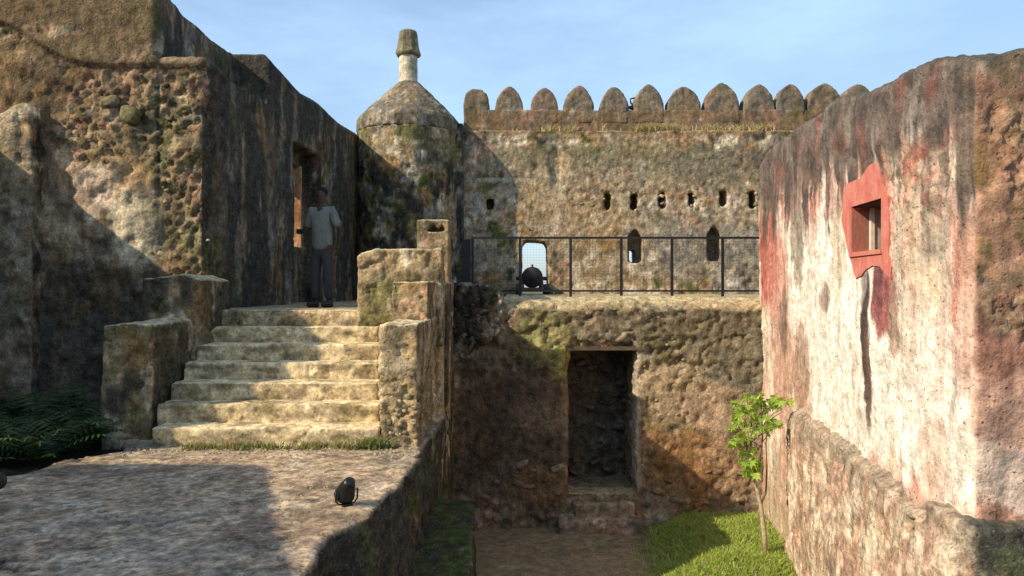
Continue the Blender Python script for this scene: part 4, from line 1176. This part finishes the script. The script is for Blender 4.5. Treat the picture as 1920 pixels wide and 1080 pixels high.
for s in (-1, 1):
    q = jn(s * .09, 0, .80, .098, b); k_ = jn(s * .10, -.01, .48, .078, q); jn(s * .108, .015, .10, .068, k_)
skinmesh("trousers", J, E, 'trousers', pe, 2, 0, ploc, pr)
rotp = Matrix.Rotation(pr, 4, 'Z')
def padd(name, g, mat, smooth=True):
    g.v = [tuple(ploc + (rotp @ Vector(v))) for v in g.v]; return g.build(name, mat, pe, smooth)
for s in (-1, 1):
    padd("shoe", Geo().loft([[(s * .115 + w * math.cos(t), y, max(0.0, .045 + h * math.sin(t))) for t in [math.pi * 2 * k / 12 for k in range(12)]] for y, w, h in ((.075, .025, .035), (.05, .042, .06), (-.03, .045, .062), (-.12, .050, .045), (-.19, .035, .035), (-.21, .012, .02))]), 'shoe')
    padd("ear", Geo().lathe([(.004, -.018), (.012, -.012), (.014, .0), (.012, .012), (.004, .018)], (s * .078, -.005, 1.65), 'z', 8), 'skin')
    padd("eye", Geo().lathe([(.002, -.005), (.009, -.002), (.009, .002), (.002, .005)], (s * .030, -.094, 1.665), 'z', 8), 'eye')
padd("nose", Geo().loft([[(-.006, -.10, 1.675), (.006, -.10, 1.675), (.004, -.08, 1.675), (-.004, -.08, 1.675)], [(-.017, -.105, 1.63), (.017, -.105, 1.63), (.012, -.08, 1.63), (-.012, -.08, 1.63)], [(-.010, -.098, 1.622), (.010, -.098, 1.622), (.008, -.08, 1.622), (-.008, -.08, 1.622)]]), 'skin')
padd("hair", Geo().lathe([(.070, 1.66), (.078, 1.69), (.077, 1.725), (.062, 1.755), (.035, 1.772), (.005, 1.776)], (0, .014, 0), 'z', 20), 'hair')
o = Geo().box(-.21, -.10, -.37, -.30, 1.06, 1.13)
o.v = [tuple(ploc + (rotp @ Vector(v))) for v in o.v]; o = o.build("camera_bag", 'lamp'); bevel_obj(o, .008)
tag(o, "small dark object held in the hand of the standing person", "bag")

# ------------------------------------------------------------------ young tree
tb = Vector((3.17, 9.3, GZ))
tree = tag(empty("sapling", tb), "slender sapling with bright green leaves growing against the right wall", "tree")
T = lambda px, row, y=9.22: at(px, row, y - .53 if y > 9.4 else y)
Geo().tube([T(1437, 1046, 9.85), T(1433, 1000, 9.83), T(1427, 950, 9.8), T(1418, 910), T(1411, 880), T(1405, 858)], [.034, .030, .026, .024, .022, .018], 10).build("trunk", 'bark', tree, True)
br = [([T(1409, 872), T(1400, 840), T(1396, 800), T(1392, 770)], .014), ([T(1413, 890), T(1425, 860, 9.7), T(1430, 820, 9.68), T(1428, 770, 9.7)], .013),
      ([T(1425, 948, 9.8), T(1436, 925, 9.74), T(1438, 880, 9.7), T(1436, 830, 9.68), T(1440, 770, 9.66)], .013), ([T(1405, 860), T(1410, 820, 9.8), T(1408, 780, 9.82), T(1412, 750, 9.8)], .012),
      ([T(1398, 820), T(1385, 800), T(1375, 800)], .007), ([T(1430, 800, 9.7), T(1450, 775, 9.65), T(1465, 768, 9.6)], .007)]
for p, r in br:
    Geo().tube(p, [r * (1 - .55 * i / (len(p) - 1)) for i in range(len(p))], 7).build("branch", 'darkbark', tree, True)
rt = random.Random(3)
for k in range(16):
    a0 = T(rt.uniform(1395, 1432), rt.uniform(760, 850), 9.72); b0 = a0 + Vector((rt.uniform(-.32, .32), rt.uniform(-.15, .12), rt.uniform(.05, .28)))
    Geo().tube([a0, (a0 + b0) / 2 + Vector((0, 0, .03)), b0], [.006, .005, .003], 5).build('twig', 'darkbark', tree, True)
# palmate leaf: lobed blades with a folded midrib
def leaf_mesh(k):
    rr = random.Random(k); v = [(0, 0, 0)]; f = []
    nl = 5
    for i in range(nl):
        a = R(-75 + 150 * i / (nl - 1)) + rr.uniform(-.1, .1); L_ = (1, .9, .7)[abs(i - 2)] * rr.uniform(.9, 1.1)
        dx, dy = math.sin(a), math.cos(a); nx, ny = dy, -dx; w = .17
        b = len(v)
        v += [(dx * L_ * .5 + nx * w, dy * L_ * .5 + ny * w, -.06), (dx * L_ * .55, dy * L_ * .55, .03), (dx * L_ * .5 - nx * w, dy * L_ * .5 - ny * w, -.06), (dx * L_, dy * L_, -.16)]
        f += [(0, b, b + 1), (0, b + 1, b + 2), (b, b + 3, b + 1), (b + 1, b + 3, b + 2)]
    me = bpy.data.meshes.new("leaf"); me.from_pydata(v, [], f); me.materials.append(M['leaf']); return me
LM = [leaf_mesh(k) for k in range(5)]
clus = [(1395, 762, 24, 14), (1435, 750, 24, 12), (1462, 750, 18, 9), (1385, 795, 18, 16), (1392, 820, 16, 14), (1415, 775, 25, 22), (1450, 795, 16, 10), (1402, 865, 22, 12), (1420, 805, 20, 12), (1410, 742, 20, 8), (1385, 780, 15, 14), (1418, 870, 12, 8), (1400, 845, 16, 12), (1378, 825, 10, 12), (1408, 880, 22, 8), (1425, 770, 18, 16)]
rr = random.Random(5); cnt = 0
for cx, cy_, rx, ry in clus:
    for k in range(13):
        a, q = rr.uniform(0, 6.28), math.sqrt(rr.random())
        p = T(cx + rx * q * math.cos(a), cy_ + ry * q * math.sin(a), 9.72 + rr.uniform(-.18, .12))
        o = bpy.data.objects.new("leaf", rr.choice(LM)); o.location = p
        o.rotation_euler = (rr.uniform(-2.2, -.5), rr.uniform(-.5, .5), rr.uniform(-1.1, 1.1)); s = rr.uniform(.035, .12); o.scale = (s, s, s)
        link(o, tree)

# ------------------------------------------------------------------ plants
def blades(name, pts, hgt, wid, mat, seed, lean=.4, seg=2):
    rr = random.Random(seed); v = []; f = []
    for (x, y, z) in pts:
        a = rr.uniform(0, 6.28); h = hgt * rr.uniform(.5, 1.25); w = wid * rr.uniform(.7, 1.3)
        lx, ly = rr.gauss(0, lean) * h, rr.gauss(0, lean) * h
        dx, dy = math.cos(a) * w, math.sin(a) * w; b = len(v)
        v += [(x - dx, y - dy, z), (x + dx, y + dy, z), (x + dx * .7 + lx * .4, y + dy * .7 + ly * .4, z + h * .6), (x - dx * .7 + lx * .4, y - dy * .7 + ly * .4, z + h * .6), (x + lx, y + ly, z + h)]
        f += [(b, b + 1, b + 2, b + 3), (b + 3, b + 2, b + 4)]
    return mesh_obj(name, v, f, mat)
rr = random.Random(9); pts = []
NP = np.random.RandomState(4)
cand = np.stack([NP.uniform(1.5, 3.75, 52000), NP.uniform(7.6, 10.95, 52000), np.zeros(52000)], 1)
dn = fbm(cand, 1.6, 4, 3.)
edge = 1.72 + .30 * (cand[:, 1] - 9.2) + .6 * dn
keep = (cand[:, 0] > edge + .14 * NP.normal(size=len(cand))) & (fbm(cand, 4.5, 3, 33.) + .35 * NP.normal(size=len(cand)) > -.22) & (cand[:, 0] < xw(cand[:, 1]) - .05)
cand = cand[keep]
cand[:, 2] = 0
zz = GZ + .22 * ss(1.7, 2.7, cand[:, 0]) * ss(8.2, 9.2, cand[:, 1]) + .05 * fbm(cand, 1.2, 4) + .015 * fbm(cand, 6, 3)
pts = [(x, y, z - .005) for (x, y, _), z in zip(cand, zz)]
o = blades("grass", [p for i, p in enumerate(pts) if i % 5], .065, .006, 'grass', 3, .7); tag(o, kind='stuff', label="short bright green grass at the foot of the right wall")
o = blades("dry_grass", pts[::5], .07, .005, 'drygrass', 13, .9); tag(o, kind='stuff', label="dry blades mixed into the grass below the right wall")
# dry weeds along the foot of the stairs
pts = []
rr = random.Random(21)
for i in range(2600):
    px = rr.uniform(335, 712); x = X_(px, 7.5)
    cl = math.sin(px * .09) + math.sin(px * .031 + 1) + rr.gauss(0, .5)
    if cl < .5: continue
    pts.append((x, 7.60 - abs(rr.gauss(0, .06)), TZ))
o = blades("dry_weeds", pts, .085, .004, 'drygrass', 5, .6); tag(o, kind='stuff', label="dry straw weeds along the foot of the bottom step")
pts = [(X_(rr.uniform(340, 715), 7.45), 7.58 - abs(rr.gauss(0, .07)), TZ) for i in range(420)]
o = blades("low_weeds", pts, .07, .008, 'weed', 6, .7); tag(o, kind='stuff', label="low green weeds mixed along the bottom step")
pts = [(X_(700, 7.5) + rr.gauss(0, .07), 7.55 + rr.gauss(0, .03), TZ) for i in range(330)]
o = blades("weed_tuft", pts, .10, .010, 'weed', 8, .8); tag(o, "green weed tuft at the corner of bottom step and right parapet", "weed")
# dry grass on the ledge of the battlemented wall
pts = []
for i in range(9000):
    x = rr.uniform(-.2, 8.5)
    w = math.sin(x * 2.3) + math.sin(x * 5.1 + 2) * .6 + (1.0 if 1.4 < x < 2.2 or 3.0 < x < 5.6 else -.6) + rr.gauss(0, .4)
    if w < .75: continue
    pts.append((x, rr.uniform(18.03, 18.3), 3.79))
o = blades("ledge_grass", pts, .19, .012, 'drygrass', 7, .6); tag(o, kind='stuff', label="dry grass along the ledge below the merlons")

g = Geo(); rr = random.Random(77)
for i in range(420):
    if rr.random() < .55: x, y = rr.uniform(-4.0, -.98), 7.55 - abs(rr.gauss(0, .22))
    else: x, y = rr.uniform(-4.6, -1.25), rr.uniform(4.2, 7.4)
    if x < -3.85 and y > 6.2 or x < -1.3 - 0 and x < -4.3: continue
    r = rr.uniform(.006, .018); a = rr.uniform(0, 1.5)
    pts_ = []
    for q in range(5):
        t = a + q * 1.2566; pts_.append((x + r * math.cos(t) * rr.uniform(.7, 1.3), y + r * math.sin(t) * rr.uniform(.7, 1.3)))
    top_ = [(x + (px - x) * .6, y + (py - y) * .6, TZ + r * .8) for px, py in pts_]
    g.loft([[(px, py, TZ - .02) for px, py in pts_], [(px, py, TZ + r * .3) for px, py in pts_], top_])
o = g.build("pebbles", SM['pale']); tag(o, kind='stuff', label="loose chips and pebbles on the near terrace")

# ferns in the shaded bed
def fern_mesh(seed):
    rr = random.Random(seed); v = []; f = []
    for k in range(15):
        a = rr.uniform(0, 6.28); L_ = rr.uniform(.45, .85); up = rr.uniform(.6, 1.2)
        prev = None
        for i in range(1, 15):
            t = i / 14
            r = L_ * t * .8; z = up * L_ * (t - .62 * t * t)
            c = Vector((math.cos(a) * r, math.sin(a) * r, z)); side = Vector((-math.sin(a), math.cos(a), 0)); fw = Vector((math.cos(a), math.sin(a), up * (1 - 1.24 * t)))
            w = .13 * math.sin(math.pi * min(1, t * 1.02 + .04)) + .01
            for s in (-1, 1):
                tip = c + side * s * w + fw * .03 + Vector((0, 0, -.25 * w)); b = len(v)
                v += [tuple(c - fw * .014), tuple(c + fw * .016), tuple(tip)]; f.append((b, b + 1, b + 2))
            if prev is not None:
                b = len(v); q = side * .004
                v += [tuple(prev - q), tuple(prev + q), tuple(c + q), tuple(c - q)]; f.append((b, b + 1, b + 2, b + 3))
            prev = c
    me = bpy.data.meshes.new("fern"); me.from_pydata(v, [], f); me.materials.append(M['fern']); return me
FM = [fern_mesh(s) for s in (1, 2, 3)]
rr = random.Random(31)
spots = []
for i in range(400):
    y = rr.uniform(6.7, 9.5); x = rr.uniform(-7.0, -4.35 - .1 * 0)
    if y < 7.2 and x > -4.35 - (7.2 - y) * .9: continue
    if y > 7.7 and x > -4.5: continue
    if all((x - a) ** 2 + (y - b) ** 2 > .13 for a, b in spots): spots.append((x, y))
    if len(spots) >= 34: break
for i, (x, y) in enumerate(spots):
    o = bpy.data.objects.new("fern", FM[i % 3]); o.location = (x, y, TZ - .1)
    s = rr.uniform(.85, 1.25); o.scale = (s, s, s * 1.15); o.rotation_euler = (0, 0, rr.uniform(0, 6.28)); link(o)
    tag(o, "dark green fern in the shaded bed at the foot of the tall left wall", "fern", "ferns crowding the shaded bed left of the stairs")

# ------------------------------------------------------------------ unseen blocks added beside and behind the camera to cast shade
hb = tag(empty("shade_building", (-10, -2, TZ)), "unseen plain block added left of the camera to shade the near terrace", "building")
g = Geo().prism([(-14, -9), (-2.6, -9), (-5.6, 0), (-7.22, 4.3), (-14, 4.3)], TZ - .1, 2.2)
rock("wall", g, .12, disp_std(.03, .03, .01), lambda P, N_: oldwall(P, .5, .3, .3, .1, .3, .3, 3.), 'rough', hb)
g = Geo()
prof_ = [(5.65, TZ - .2), (5.65, 1.15), (6.5, 2.98), (7.95, 3.0), (8.1, 2.22), (9.4, 2.18), (9.4, TZ - .2)]  # outline shaped for the shade it throws on stairs and left wall
g.loft([[(x, y, z) for y, z in prof_] for x in (-7.45, -7.1)])
o = rock("shade_wall", g, .08, disp_std(.03, .03, .01), lambda P, N_: oldwall(P, .5, .3, .3, .1, .3, .3, 3.), 'rough'); tag(o, "unseen wall with a sloping top added beyond the left edge to shade the stairs", "wall")

for o in bpy.data.objects:
    if '_w' in o: del o['_w']
